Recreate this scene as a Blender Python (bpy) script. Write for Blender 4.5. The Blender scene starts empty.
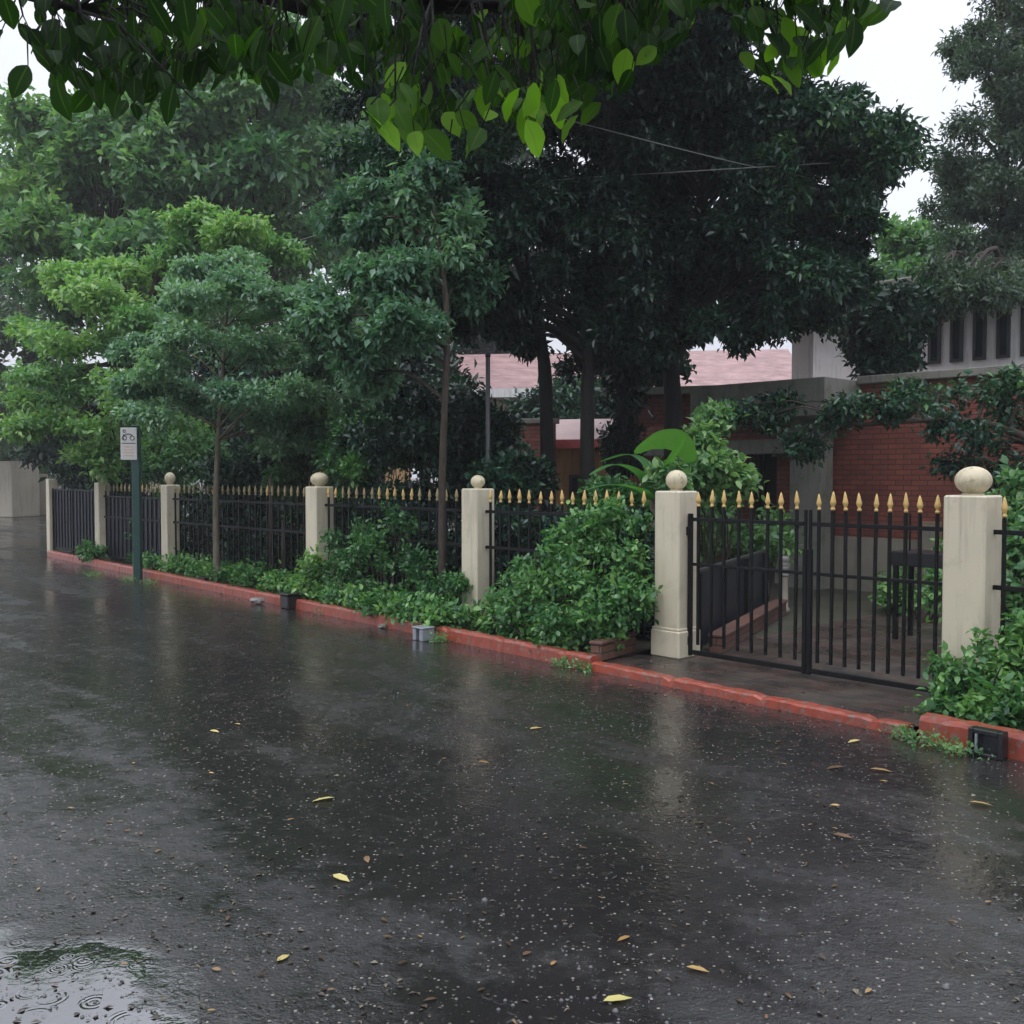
import bpy, math, random
import numpy as np
from mathutils import Vector, Matrix

random.seed(7)
scene = bpy.context.scene
COL = scene.collection

# ------------------------------------------------------------------ camera
F = 1000.0
CAM = Vector((0, 0, 1.65))
PITCH = math.atan(37 / F)
cam_d = bpy.data.cameras.new('camera')
cam_d.sensor_width = 36
cam_d.lens = 36 * F / 1024
cam_d.clip_start, cam_d.clip_end = 0.05, 2000
cam = bpy.data.objects.new('camera', cam_d)
COL.objects.link(cam)
cam.location = CAM
cam.rotation_euler = (math.pi / 2 - PITCH, 0, 0)
scene.camera = cam


def ray(px, py):
    x = (px - 512) / F
    v = -(py - 512) / F
    return Vector((x, math.cos(PITCH) + v * math.sin(PITCH), -math.sin(PITCH) + v * math.cos(PITCH)))


def P(px, py, Y):
    r = ray(px, py)
    return CAM + r * (Y / r.y)


def G(px, py, z=0.0):
    r = ray(px, py)
    return CAM + r * ((z - CAM.z) / r.z)


# fence frame: s runs along the fence towards the right, t runs away from the road
ANG = -math.atan2(F, 932.0)
E1 = Vector((math.cos(ANG), math.sin(ANG), 0))
N1 = Vector((-math.sin(ANG), math.cos(ANG), 0))
O6 = G(676, 652, 0.08)
O6.z = 0


def W(s, t, z=0.0):
    return O6 + E1 * s + N1 * t + Vector((0, 0, z))


def onplane(px, py, t):
    """(s, z) where the view ray meets the vertical plane at offset t"""
    r = ray(px, py)
    k = ((O6 + N1 * t - CAM).dot(N1)) / r.dot(N1)
    p = CAM + r * k
    return (p - O6).dot(E1), p.z


# ------------------------------------------------------------------ helpers
def tag(o, label=None, cat=None, group=None, kind=None):
    if label: o['label'] = label
    if cat: o['category'] = cat
    if group: o['group'] = group
    if kind: o['kind'] = kind
    return o


def empty(name, loc=(0, 0, 0), rz=0.0, label=None, cat=None, group=None):
    o = bpy.data.objects.new(name, None)
    o.empty_display_size = 0.2
    COL.objects.link(o)
    o.location = loc
    o.rotation_euler = (0, 0, rz)
    return tag(o, label, cat, group)


class MB:
    def __init__(s):
        s.v, s.f, s.sm = [], [], []

    def add(s, vs, fs, smooth=False):
        b = len(s.v)
        s.v += [tuple(v) for v in vs]
        s.f += [tuple(i + b for i in f) for f in fs]
        s.sm += [smooth] * len(fs)
        return s

    def box(s, x0, x1, y0, y1, z0, z1, bv=0.0):
        if bv <= 0:
            vs = [(x, y, z) for z in (z0, z1) for y in (y0, y1) for x in (x0, x1)]
            return s.add(vs, [(0, 2, 3, 1), (4, 5, 7, 6), (0, 1, 5, 4), (2, 6, 7, 3), (0, 4, 6, 2), (1, 3, 7, 5)])
        def ring(z, i):
            a, b, c, d = x0 + i, x1 - i, y0 + i, y1 - i
            e = bv if i == 0 else bv * 0.6
            return [(a + e, c, z), (b - e, c, z), (b, c + e, z), (b, d - e, z), (b - e, d, z), (a + e, d, z), (a, d - e, z), (a, c + e, z)]
        rs = [ring(z0, bv), ring(z0 + bv, 0), ring(z1 - bv, 0), ring(z1, bv)]
        vs = sum(rs, [])
        fs = []
        for k in range(3):
            for i in range(8):
                j = (i + 1) % 8
                fs.append((k * 8 + i, k * 8 + j, k * 8 + 8 + j, k * 8 + 8 + i))
        fs.append(tuple(range(7, -1, -1)))
        fs.append(tuple(range(24, 32)))
        return s.add(vs, fs)

    def obox(s, c, ux, uy, uz):
        """box from centre and three half axes"""
        c, ux, uy, uz = map(Vector, (c, ux, uy, uz))
        vs = [c + ux * a + uy * b + uz * d for d in (-1, 1) for b in (-1, 1) for a in (-1, 1)]
        return s.add(vs, [(0, 2, 3, 1), (4, 5, 7, 6), (0, 1, 5, 4), (2, 6, 7, 3), (0, 4, 6, 2), (1, 3, 7, 5)])

    def lathe(s, prof, n=16, c=(0, 0, 0), smooth=True):
        vs, fs = [], []
        for r, z in prof:
            for i in range(n):
                a = 2 * math.pi * i / n
                vs.append((c[0] + r * math.cos(a), c[1] + r * math.sin(a), c[2] + z))
        for k in range(len(prof) - 1):
            for i in range(n):
                j = (i + 1) % n
                fs.append((k * n + i, k * n + j, (k + 1) * n + j, (k + 1) * n + i))
        fs.append(tuple(range(n - 1, -1, -1)))
        fs.append(tuple(range((len(prof) - 1) * n, len(prof) * n)))
        return s.add(vs, fs, smooth)

    def tube(s, pts, radii, n=7, wob=0.0, rng=random):
        pts = [Vector(p) for p in pts]
        rings = []
        u = None
        for i, p in enumerate(pts):
            d = (pts[min(i + 1, len(pts) - 1)] - pts[max(i - 1, 0)])
            d = d.normalized() if d.length > 1e-9 else Vector((0, 0, 1))
            if u is None:
                u = d.orthogonal().normalized()
            else:
                u = (u - d * u.dot(d))
                u = u.normalized() if u.length > 1e-6 else d.orthogonal().normalized()
            w = d.cross(u)
            r = radii[i]
            rings.append([p + (u * math.cos(2 * math.pi * k / n) + w * math.sin(2 * math.pi * k / n)) * r * (1 + wob * (rng.random() - .5)) for k in range(n)])
        vs = sum(rings, [])
        fs = []
        for k in range(len(pts) - 1):
            for i in range(n):
                j = (i + 1) % n
                fs.append((k * n + i, k * n + j, (k + 1) * n + j, (k + 1) * n + i))
        fs.append(tuple(range(n - 1, -1, -1)))
        fs.append(tuple(range((len(pts) - 1) * n, len(pts) * n)))
        return s.add(vs, fs, True)

    def build(s, name, mat, parent=None, loc=None):
        me = bpy.data.meshes.new(name)
        me.from_pydata(s.v, [], s.f)
        me.polygons.foreach_set('use_smooth', s.sm)
        me.materials.append(mat)
        me.update()
        o = bpy.data.objects.new(name, me)
        COL.objects.link(o)
        if parent: o.parent = parent
        if loc is not None: o.location = loc
        return o


def smooth_path(pts, sub=4):
    pts = [Vector(p) for p in pts]
    out = []
    for i in range(len(pts) - 1):
        p0, p1, p2, p3 = pts[max(i - 1, 0)], pts[i], pts[i + 1], pts[min(i + 2, len(pts) - 1)]
        for k in range(sub):
            t = k / sub
            out.append(0.5 * ((2 * p1) + (p2 - p0) * t + (2 * p0 - 5 * p1 + 4 * p2 - p3) * t * t + (3 * p1 - p0 - 3 * p2 + p3) * t ** 3))
    out.append(pts[-1])
    return out


def lin(a, b, n):
    return [a + (b - a) * i / (n - 1) for i in range(n)]


# ------------------------------------------------------------------ materials
def new_mat(name):
    m = bpy.data.materials.new(name)
    m.use_nodes = True
    nt = m.node_tree
    return m, nt, nt.nodes['Principled BSDF'], nt.nodes['Material Output']


def N(nt, typ, **kw):
    n = nt.nodes.new(typ)
    for k, v in kw.items():
        if k in n.inputs.keys():
            n.inputs[k].default_value = v
        else:
            setattr(n, k, v)
    return n


def ramp(nt, fac, stops, interp='LINEAR'):
    r = nt.nodes.new('ShaderNodeValToRGB')
    r.color_ramp.interpolation = interp
    els = r.color_ramp.elements
    while len(els) < len(stops): els.new(0.5)
    for e, (p, c) in zip(els, stops):
        e.position = p
        e.color = (c, c, c, 1) if isinstance(c, (int, float)) else (*c, 1)
    nt.links.new(fac, r.inputs[0])
    return r.outputs[0]


def mixc(nt, fac, a, b, mode='MIX'):
    m = nt.nodes.new('ShaderNodeMix')
    m.data_type = 'RGBA'
    m.blend_type = mode
    for sock, val in ((m.inputs[0], fac), (m.inputs[6], a), (m.inputs[7], b)):
        if hasattr(val, 'is_linked'):
            nt.links.new(val, sock)
        elif isinstance(val, (int, float)):
            sock.default_value = val
        else:
            sock.default_value = (*val, 1)
    return m.outputs[2]


def math_n(nt, op, a, b=None, c=None, clamp=False):
    m = nt.nodes.new('ShaderNodeMath')
    m.operation = op
    m.use_clamp = clamp
    for i, v in enumerate((a, b, c)):
        if v is None: continue
        if hasattr(v, 'is_linked'): nt.links.new(v, m.inputs[i])
        else: m.inputs[i].default_value = v
    return m.outputs[0]


def noise(nt, vec, scale, detail=4, rough=.55, dist=0.0):
    n = N(nt, 'ShaderNodeTexNoise')
    n.inputs['Scale'].default_value = scale
    n.inputs['Detail'].default_value = detail
    n.inputs['Roughness'].default_value = rough
    n.inputs['Distortion'].default_value = dist
    if vec is not None: nt.links.new(vec, n.inputs['Vector'])
    return n.outputs['Fac']


def wpos(nt):
    return nt.nodes.new('ShaderNodeNewGeometry').outputs['Position']


def bump(nt, h, strength, dist, b, prev=None):
    n = N(nt, 'ShaderNodeBump')
    n.inputs['Strength'].default_value = strength
    n.inputs['Distance'].default_value = dist
    nt.links.new(h, n.inputs['Height'])
    if prev is not None: nt.links.new(prev, n.inputs['Normal'])
    nt.links.new(n.outputs[0], b.inputs['Normal'])
    return n.outputs[0]


def weathered(name, col, col2, rough=.6, scale=3.0, streak=True, bstr=.25, spec=.5, moss=None):
    m, nt, b, _ = new_mat(name)
    p = wpos(nt)
    a = noise(nt, p, scale, 6, .65)
    mp = N(nt, 'ShaderNodeMapping')
    mp.inputs['Scale'].default_value = (9, 9, .7)
    nt.links.new(p, mp.inputs[0])
    s = noise(nt, mp.outputs[0], 1.6, 5, .6)
    c = mixc(nt, ramp(nt, a, [(.35, 0.0), (.75, 1.0)]), col, col2)
    if streak:
        c = mixc(nt, ramp(nt, s, [(.52, 0.0), (.78, .6)]), c, tuple(x * .45 for x in col2))
    if moss:
        c = mixc(nt, ramp(nt, noise(nt, p, scale * 2.3, 6, .7), [(.55, 0.0), (.7, .8)]), c, moss)
    nt.links.new(c, b.inputs['Base Color'])
    b.inputs['Roughness'].default_value = rough
    b.inputs['Specular IOR Level'].default_value = spec
    bump(nt, noise(nt, p, 55, 6, .7), bstr, .004, b)
    return m


def plain(name, col, rough=.5, metal=0.0, var=.25, scale=20):
    m, nt, b, _ = new_mat(name)
    a = noise(nt, wpos(nt), scale, 4)
    c = mixc(nt, a, tuple(x * (1 - var) for x in col), tuple(min(1, x * (1 + var)) for x in col))
    nt.links.new(c, b.inputs['Base Color'])
    b.inputs['Roughness'].default_value = rough
    b.inputs['Metallic'].default_value = metal
    return m


def brick(name, c1, c2, mortar, bw=.22, bh=.07, rough=.7, plan=False):
    m, nt, b, _ = new_mat(name)
    tc = N(nt, 'ShaderNodeTexCoord')
    sp = N(nt, 'ShaderNodeSeparateXYZ')
    nt.links.new(tc.outputs['Object'], sp.inputs[0])
    cb = N(nt, 'ShaderNodeCombineXYZ')
    if plan:
        nt.links.new(sp.outputs[0], cb.inputs[0]); nt.links.new(sp.outputs[1], cb.inputs[1])
    else:
        nt.links.new(math_n(nt, 'ADD', sp.outputs[0], sp.outputs[1]), cb.inputs[0])
        nt.links.new(sp.outputs[2], cb.inputs[1])
    t = N(nt, 'ShaderNodeTexBrick')
    t.inputs['Scale'].default_value = 1
    t.inputs['Brick Width'].default_value = bw
    t.inputs['Row Height'].default_value = bh
    t.inputs['Mortar Size'].default_value = .008
    t.inputs['Mortar Smooth'].default_value = .3
    t.inputs['Bias'].default_value = -.1
    t.inputs['Color1'].default_value = (*c1, 1)
    t.inputs['Color2'].default_value = (*c2, 1)
    t.inputs['Mortar'].default_value = (*mortar, 1)
    nt.links.new(cb.outputs[0], t.inputs['Vector'])
    p = wpos(nt)
    c = mixc(nt, ramp(nt, noise(nt, p, 3.5 if plan else 1.7, 6, .7), [(.4, 0.0), (.68 if plan else .75, .8 if plan else .75)]), t.outputs[0], tuple(x * .35 for x in c2))
    if plan:
        c = mixc(nt, ramp(nt, noise(nt, p, 2.6, 6, .7), [(.5, 0.0), (.7, .45)]), c, (.07, .075, .045))
    nt.links.new(c, b.inputs['Base Color'])
    if plan:
        nt.links.new(ramp(nt, noise(nt, p, 1.3, 4), [(.35, .2), (.65, .55)]), b.inputs['Roughness'])
    else:
        b.inputs['Roughness'].default_value = rough
    bump(nt, math_n(nt, 'SUBTRACT', noise(nt, p, 40, 5), math_n(nt, 'MULTIPLY', t.outputs[1], .9)), .6, .008, b)
    return m


def leaf_mat(name, stops, rough=.38, transl=.3, spec=.5, tcol=(1.3, 1.5, .7)):
    m, nt, b, out = new_mat(name)
    at = N(nt, 'ShaderNodeAttribute')
    at.attribute_name = 'tone'
    c = ramp(nt, at.outputs['Fac'], stops)
    nt.links.new(c, b.inputs['Base Color'])
    b.inputs['Roughness'].default_value = rough
    b.inputs['Specular IOR Level'].default_value = spec
    tr = N(nt, 'ShaderNodeBsdfTranslucent')
    nt.links.new(mixc(nt, 1.0, c, tcol, 'MULTIPLY'), tr.inputs['Color'])
    mx = N(nt, 'ShaderNodeMixShader')
    mx.inputs[0].default_value = transl
    nt.links.new(b.outputs[0], mx.inputs[1])
    nt.links.new(tr.outputs[0], mx.inputs[2])
    nt.links.new(mx.outputs[0], out.inputs['Surface'])
    return m


def bark_mat(name, c1, c2, lichen=None):
    m, nt, b, _ = new_mat(name)
    p = wpos(nt)
    mp = N(nt, 'ShaderNodeMapping')
    mp.inputs['Scale'].default_value = (18, 18, 4)
    nt.links.new(p, mp.inputs[0])
    a = noise(nt, mp.outputs[0], 1.5, 7, .7)
    c = mixc(nt, ramp(nt, a, [(.35, 0.0), (.7, 1.0)]), c1, c2)
    if lichen:
        c = mixc(nt, ramp(nt, noise(nt, p, 5, 5, .7), [(.55, 0.0), (.65, .7)]), c, lichen)
    nt.links.new(c, b.inputs['Base Color'])
    b.inputs['Roughness'].default_value = .75
    b.inputs['Specular IOR Level'].default_value = .25
    bump(nt, a, .8, .02, b)
    return m


def road_mat():
    m, nt, b, _ = new_mat('wet_asphalt')
    p = wpos(nt)
    def dotp(v):
        q = N(nt, 'ShaderNodeVectorMath', operation='DOT_PRODUCT')
        nt.links.new(p, q.inputs[0]); q.inputs[1].default_value = v
        return q.outputs['Value']
    al = Vector((.68, -.73, 0))                              # the way the water runs, along the kerb
    cb = N(nt, 'ShaderNodeCombineXYZ')
    nt.links.new(math_n(nt, 'MULTIPLY', dotp(al), .30), cb.inputs[0])
    nt.links.new(math_n(nt, 'MULTIPLY', dotp((.73, .68, 0)), 1.25), cb.inputs[1])
    big = noise(nt, cb.outputs[0], .8, 4, .55, .8)           # wet film against rain-beaten asphalt
    mid = noise(nt, p, 2.6, 6, .65, .4)
    blot = noise(nt, p, 11, 5, .6, .3)
    wet = math_n(nt, 'ADD', math_n(nt, 'MULTIPLY', big, .55), math_n(nt, 'ADD', math_n(nt, 'MULTIPLY', mid, .25), math_n(nt, 'MULTIPLY', blot, .20)))
    film = ramp(nt, wet, [(.40, 0.0), (.53, 1.0)])           # 1 = standing film
    # one deep puddle to the left of where the viewer stands
    pc = G(62, 985)
    d = N(nt, 'ShaderNodeVectorMath', operation='SUBTRACT')
    nt.links.new(p, d.inputs[0]); d.inputs[1].default_value = (pc.x - .25, pc.y - .12, 0)
    sc = N(nt, 'ShaderNodeVectorMath', operation='MULTIPLY')
    nt.links.new(d.outputs[0], sc.inputs[0]); sc.inputs[1].default_value = (.95, 1.3, 0)
    ln = N(nt, 'ShaderNodeVectorMath', operation='LENGTH')
    nt.links.new(sc.outputs[0], ln.inputs[0])
    pud = math_n(nt, 'ADD', ln.outputs[1], math_n(nt, 'MULTIPLY', math_n(nt, 'SUBTRACT', noise(nt, p, 3.2, 5), .5), .9))
    pud = ramp(nt, pud, [(.50, 1.0), (.68, 0.0)])
    grain = noise(nt, p, 130, 4, .7)
    vor = N(nt, 'ShaderNodeTexVoronoi')
    vor.inputs['Scale'].default_value = 75
    nt.links.new(p, vor.inputs['Vector'])
    vsep = N(nt, 'ShaderNodeSeparateColor')
    nt.links.new(vor.outputs['Color'], vsep.inputs[0])
    chip = math_n(nt, 'MULTIPLY', math_n(nt, 'GREATER_THAN', vsep.outputs[0], .93), math_n(nt, 'LESS_THAN', vor.outputs['Distance'], .42))
    base = mixc(nt, mid, (.009, .0088, .009), (.026, .024, .024))
    base = mixc(nt, math_n(nt, 'MULTIPLY', math_n(nt, 'SUBTRACT', 1.0, film), .2), base, (.046, .045, .048))
    base = mixc(nt, ramp(nt, grain, [(.45, 0.0), (.7, .45)]), base, (.042, .039, .038))
    base = mixc(nt, math_n(nt, 'MULTIPLY', chip, vsep.outputs[1]), base, (.34, .31, .27))
    base = mixc(nt, pud, base, (.012, .012, .013))
    wv_ = N(nt, 'ShaderNodeTexNoise'); wv_.inputs['Scale'].default_value = 1.4; wv_.inputs['Detail'].default_value = 5
    nt.links.new(p, wv_.inputs['Vector'])
    wp = N(nt, 'ShaderNodeVectorMath', operation='MULTIPLY_ADD')
    nt.links.new(wv_.outputs['Color'], wp.inputs[0]); wp.inputs[1].default_value = (.9, .9, 0); nt.links.new(p, wp.inputs[2])
    ck = N(nt, 'ShaderNodeTexVoronoi', feature='DISTANCE_TO_EDGE'); ck.inputs['Scale'].default_value = .33
    nt.links.new(wp.outputs[0], ck.inputs['Vector'])
    crack = ramp(nt, ck.outputs['Distance'], [(0.0, 1.0), (.0045, 0.0)])
    crack = math_n(nt, 'MULTIPLY', crack, ramp(nt, noise(nt, p, .9, 3), [(.42, 0.0), (.55, 1.0)]))
    base = mixc(nt, math_n(nt, 'MULTIPLY', crack, .3), base, (.11, .10, .095))
    nt.links.new(base, b.inputs['Base Color'])
    r = math_n(nt, 'SUBTRACT', .38, math_n(nt, 'MULTIPLY', film, .31))
    r = math_n(nt, 'ADD', r, math_n(nt, 'MULTIPLY', math_n(nt, 'SUBTRACT', grain, .5), .15))
    r = math_n(nt, 'MULTIPLY', r, math_n(nt, 'SUBTRACT', 1.0, math_n(nt, 'MULTIPLY', pud, .93)), clamp=True)
    nt.links.new(r, b.inputs['Roughness'])
    nt.links.new(math_n(nt, 'ADD', 1.78, math_n(nt, 'MULTIPLY', pud, .5)), b.inputs['IOR'])
    nt.links.new(math_n(nt, 'ADD', .42, math_n(nt, 'MULTIPLY', pud, .58)), b.inputs['Specular IOR Level'])
    # aggregate
    inv = math_n(nt, 'SUBTRACT', 1.0, math_n(nt, 'MULTIPLY', pud, .96))
    drain = math_n(nt, 'SUBTRACT', .62, math_n(nt, 'MULTIPLY', film, .5))
    h1 = math_n(nt, 'MULTIPLY', math_n(nt, 'ADD', grain, math_n(nt, 'MULTIPLY', vor.outputs['Distance'], -.7)), math_n(nt, 'MULTIPLY', inv, drain))
    nb = bump(nt, h1, .55, .006, b)
    # rain rings on the water film
    prev = nb
    for scl, off in ((7.0, 0.0), (11.0, 3.7)):
        mo = N(nt, 'ShaderNodeMapping')
        mo.inputs['Location'].default_value = (off, off * .6, 0)
        nt.links.new(p, mo.inputs[0])
        fl = N(nt, 'ShaderNodeTexVoronoi')
        fl.inputs['Scale'].default_value = scl
        fl.voronoi_dimensions = '2D'
        nt.links.new(mo.outputs[0], fl.inputs['Vector'])
        se = N(nt, 'ShaderNodeSeparateColor')
        nt.links.new(fl.outputs['Color'], se.inputs[0])
        dd = fl.outputs['Distance']
        rad = math_n(nt, 'MULTIPLY', se.outputs[1], .42)
        band = math_n(nt, 'ABSOLUTE', math_n(nt, 'SUBTRACT', dd, rad))
        env = ramp(nt, band, [(0.0, 1.0), (.16, 0.0)])
        wv = math_n(nt, 'SINE', math_n(nt, 'MULTIPLY', dd, 46.0))
        on = math_n(nt, 'MULTIPLY', math_n(nt, 'GREATER_THAN', se.outputs[0], .74), math_n(nt, 'MAXIMUM', math_n(nt, 'MULTIPLY', film, .8), math_n(nt, 'MULTIPLY', pud, .22)))
        h = math_n(nt, 'MULTIPLY', math_n(nt, 'MULTIPLY', wv, env), math_n(nt, 'MULTIPLY', on, ramp(nt, noise(nt, p, 9.0, 2), [(.35, 0.0), (.62, 1.0)])))
        prev = bump(nt, h, .30, .004, b, prev)
    busy = ramp(nt, noise(nt, p, 1.9, 4, .6), [(.36, .25), (.66, 1.0)])
    busy = math_n(nt, 'MULTIPLY', busy, math_n(nt, 'SUBTRACT', 1.0, math_n(nt, 'MULTIPLY', pud, .82)))
    rip = math_n(nt, 'MULTIPLY', math_n(nt, 'ADD', noise(nt, p, 15, 2, .5), math_n(nt, 'MULTIPLY', noise(nt, p, 48, 2, .5), .38)), busy)
    bump(nt, rip, .55, .008, b, prev)
    return m


M = {}
M['road'] = road_mat()
M['soil'] = weathered('damp_soil', (.035, .026, .018), (.06, .045, .03), .7, 6, False, .9)
M['ground'] = weathered('mossy_ground', (.03, .035, .02), (.06, .055, .035), .7, 2, False, .9)
M['paver'] = brick('wet_brick_paving', (.078, .042, .034), (.034, .031, .030), (.06, .06, .048), .21, .105, plan=True)
M['kerb'] = weathered('worn_red_kerb_paint', (.33, .058, .030), (.20, .044, .028), .32, 9, True, .7, moss=(.09, .07, .045))
_nt = M['kerb'].node_tree
_b = _nt.nodes['Principled BSDF']
_src = _b.inputs['Base Color'].links[0].from_socket
_p = wpos(_nt)
_chip = ramp(_nt, noise(_nt, _p, 22, 6, .75), [(.53, 0.0), (.58, 1.0)])
_nt.links.new(mixc(_nt, math_n(_nt, 'MULTIPLY', _chip, .8), _src, (.16, .13, .11)), _b.inputs['Base Color'])
M['pillar'] = weathered('cream_painted_render', (.56, .51, .385), (.49, .45, .345), .55, 2.2, True, .3, moss=(.40, .37, .27))
M['ball'] = weathered('weathered_render_ball', (.62, .55, .39), (.45, .40, .27), .6, 6, True, .4, moss=(.22, .20, .10))
M['iron'] = plain('black_painted_iron', (.0035, .004, .005), .45)
M['iron'].node_tree.nodes['Principled BSDF'].inputs['Specular IOR Level'].default_value = .22
M['sheet'] = plain('dark_sheet_metal', (.012, .014, .021), .45)
M['gold'] = plain('gold_paint', (.52, .35, .12), .45, 0.0, .35, 45)
M['gold_dull'] = plain('dulled_gold_paint', (.27, .22, .11), .6, 0.0, .4, 45)
M['brickwall'] = brick('red_brick_wall', (.25, .068, .040), (.17, .042, .032), (.06, .032, .027))
M['edging'] = brick('brown_brick_edging', (.13, .06, .04), (.09, .045, .035), (.04, .03, .025))
M['concrete'] = weathered('grey_concrete', (.21, .21, .18), (.13, .13, .11), .7, 1.8, True, .3, moss=(.08, .09, .05))
M['dado'] = weathered('pale_plinth_render', (.25, .23, .185), (.17, .155, .125), .7, 2.5, True, .2)
M['white'] = weathered('white_house_paint', (.78, .78, .78), (.66, .66, .66), .6, 1.5, True, .1)
M['cream'] = weathered('cream_house_paint', (.74, .50, .24), (.64, .43, .20), .65, 1.5, True, .15)
M['pale'] = weathered('pale_boundary_render', (.58, .53, .43), (.46, .42, .35), .65, 1.0, True, .15)
M['roof'] = brick('pink_clay_tiles', (.40, .25, .24), (.31, .19, .185), (.17, .10, .095), .28, .34)
M['roof_red'] = plain('red_fascia_paint', (.33, .06, .06), .5)
M['lightroof'] = weathered('bleached_tin_roof', (.42, .29, .28), (.30, .18, .17), .45, 2, True, .1)
M['glass'] = plain('dark_window_glass', (.012, .016, .022), .08, 0, .1)
M['frame'] = plain('dark_window_frame', (.035, .037, .04), .5)
M['green_post'] = plain('dark_green_post_paint', (.008, .045, .04), .3)
M['sign'] = plain('white_sign_enamel', (.50, .50, .49), .4, 0, .08)
M['sign_ink'] = plain('faded_black_ink', (.05, .05, .06), .5)
M['sign_rust'] = plain('faded_orange_ink', (.5, .36, .25), .5)
M['black_plastic'] = plain('black_plastic', (.012, .012, .014), .3)
M['grey_metal'] = plain('galvanised_metal', (.30, .33, .37), .35, .4)
M['stone'] = weathered('pale_stone', (.24, .23, .22), (.10, .095, .09), .6, 9, False, .6)
M['wire'] = plain('weathered_cable', (.12, .12, .12), .5)
M['timber'] = weathered('faded_timber', (.25, .18, .11), (.17, .12, .08), .6, 4, True, .3)
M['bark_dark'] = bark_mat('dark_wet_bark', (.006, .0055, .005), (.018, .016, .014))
M['bark_grey'] = bark_mat('grey_bark', (.09, .075, .055), (.19, .165, .125), (.14, .16, .10))
M['bark_brown'] = bark_mat('brown_bark', (.030, .023, .018), (.07, .056, .044))

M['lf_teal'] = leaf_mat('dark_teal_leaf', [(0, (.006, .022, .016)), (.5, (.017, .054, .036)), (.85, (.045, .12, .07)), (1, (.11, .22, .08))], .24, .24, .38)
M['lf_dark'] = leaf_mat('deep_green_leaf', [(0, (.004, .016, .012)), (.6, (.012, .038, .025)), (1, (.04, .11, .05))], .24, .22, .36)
M['lf_mid'] = leaf_mat('mid_green_leaf', [(0, (.035, .105, .055)), (.5, (.10, .225, .095)), (1, (.24, .40, .14))], .32, .38, .45)
M['lf_lime'] = leaf_mat('fresh_green_leaf', [(0, (.04, .12, .05)), (.5, (.11, .26, .09)), (1, (.27, .43, .13))], .32, .38, .45)
M['lf_bluish'] = leaf_mat('blue_green_leaf', [(0, (.05, .13, .085)), (.5, (.12, .25, .155)), (1, (.24, .39, .23))], .3, .36, .5)
M['lf_grey'] = leaf_mat('grey_green_leaf', [(0, (.035, .065, .05)), (.5, (.065, .11, .08)), (1, (.12, .18, .10))], .42, .3)
M['lf_shrub'] = leaf_mat('glossy_shrub_leaf', [(0, (.022, .085, .032)), (.5, (.068, .195, .062)), (1, (.20, .38, .11))], .26, .32, .45)
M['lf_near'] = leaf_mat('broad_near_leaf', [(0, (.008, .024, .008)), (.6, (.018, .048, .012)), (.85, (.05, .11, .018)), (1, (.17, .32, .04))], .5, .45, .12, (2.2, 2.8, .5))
M['lf_banana'] = leaf_mat('banana_leaf', [(0, (.05, .16, .05)), (1, (.13, .34, .06))], .3, .4)
M['lf_fallen'] = leaf_mat('fallen_leaf', [(0, (.055, .032, .018)), (.4, (.15, .085, .04)), (.7, (.45, .27, .10)), (1, (.62, .56, .20))], .35, .05)
M['litter'] = leaf_mat('leaf_litter', [(0, (.03, .024, .018)), (.6, (.085, .066, .045)), (1, (.20, .17, .12))], .35, .0)

# ------------------------------------------------------------------ foliage
T_DIAMOND = (np.array([(0, 0, 0), (-.5, .45, .10), (0, 1, -.08), (.5, .45, .10)], float), np.array([(0, 2, 1), (0, 3, 2)]))
T_LEAF = (np.array([(0, 0, 0), (0, .5, .05), (0, 1, -.12), (-.40, .24, .07), (-.42, .62, .04), (.40, .24, .07), (.42, .62, .04)], float),
          np.array([(0, 1, 3), (3, 1, 4), (1, 2, 4), (0, 5, 1), (5, 6, 1), (1, 6, 2)]))


def unit(a):
    return a / np.maximum(np.linalg.norm(a, axis=1, keepdims=True), 1e-9)


def leaf_object(name, mat, parent, pos, axis, nrm, L, wr, tone, tmpl):
    axis = unit(axis)
    nrm = unit(nrm - axis * np.sum(nrm * axis, axis=1, keepdims=True))
    side = np.cross(axis, nrm)
    T, FC = tmpl
    k, n = len(T), len(pos)
    v = (pos[:, None, :] + T[None, :, 0:1] * (L * wr)[:, None, None] * side[:, None, :]
         + T[None, :, 1:2] * L[:, None, None] * axis[:, None, :] + T[None, :, 2:3] * L[:, None, None] * nrm[:, None, :])
    v = v.reshape(-1, 3)
    f = (FC[None] + (np.arange(n) * k)[:, None, None]).reshape(-1, 3)
    me = bpy.data.meshes.new(name)
    me.vertices.add(len(v)); me.vertices.foreach_set('co', v.astype(np.float32).ravel())
    me.loops.add(f.size); me.loops.foreach_set('vertex_index', f.astype(np.int32).ravel())
    me.polygons.add(len(f))
    me.polygons.foreach_set('loop_start', np.arange(0, f.size, 3, dtype=np.int32))
    me.polygons.foreach_set('loop_total', np.full(len(f), 3, np.int32))
    at = me.attributes.new('tone', 'FLOAT', 'POINT')
    at.data.foreach_set('value', np.repeat(np.clip(tone, 0, 1), k).astype(np.float32))
    me.materials.append(mat)
    me.update(); me.validate()
    o = bpy.data.objects.new(name, me)
    COL.objects.link(o)
    if parent: o.parent = parent
    return o


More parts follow.
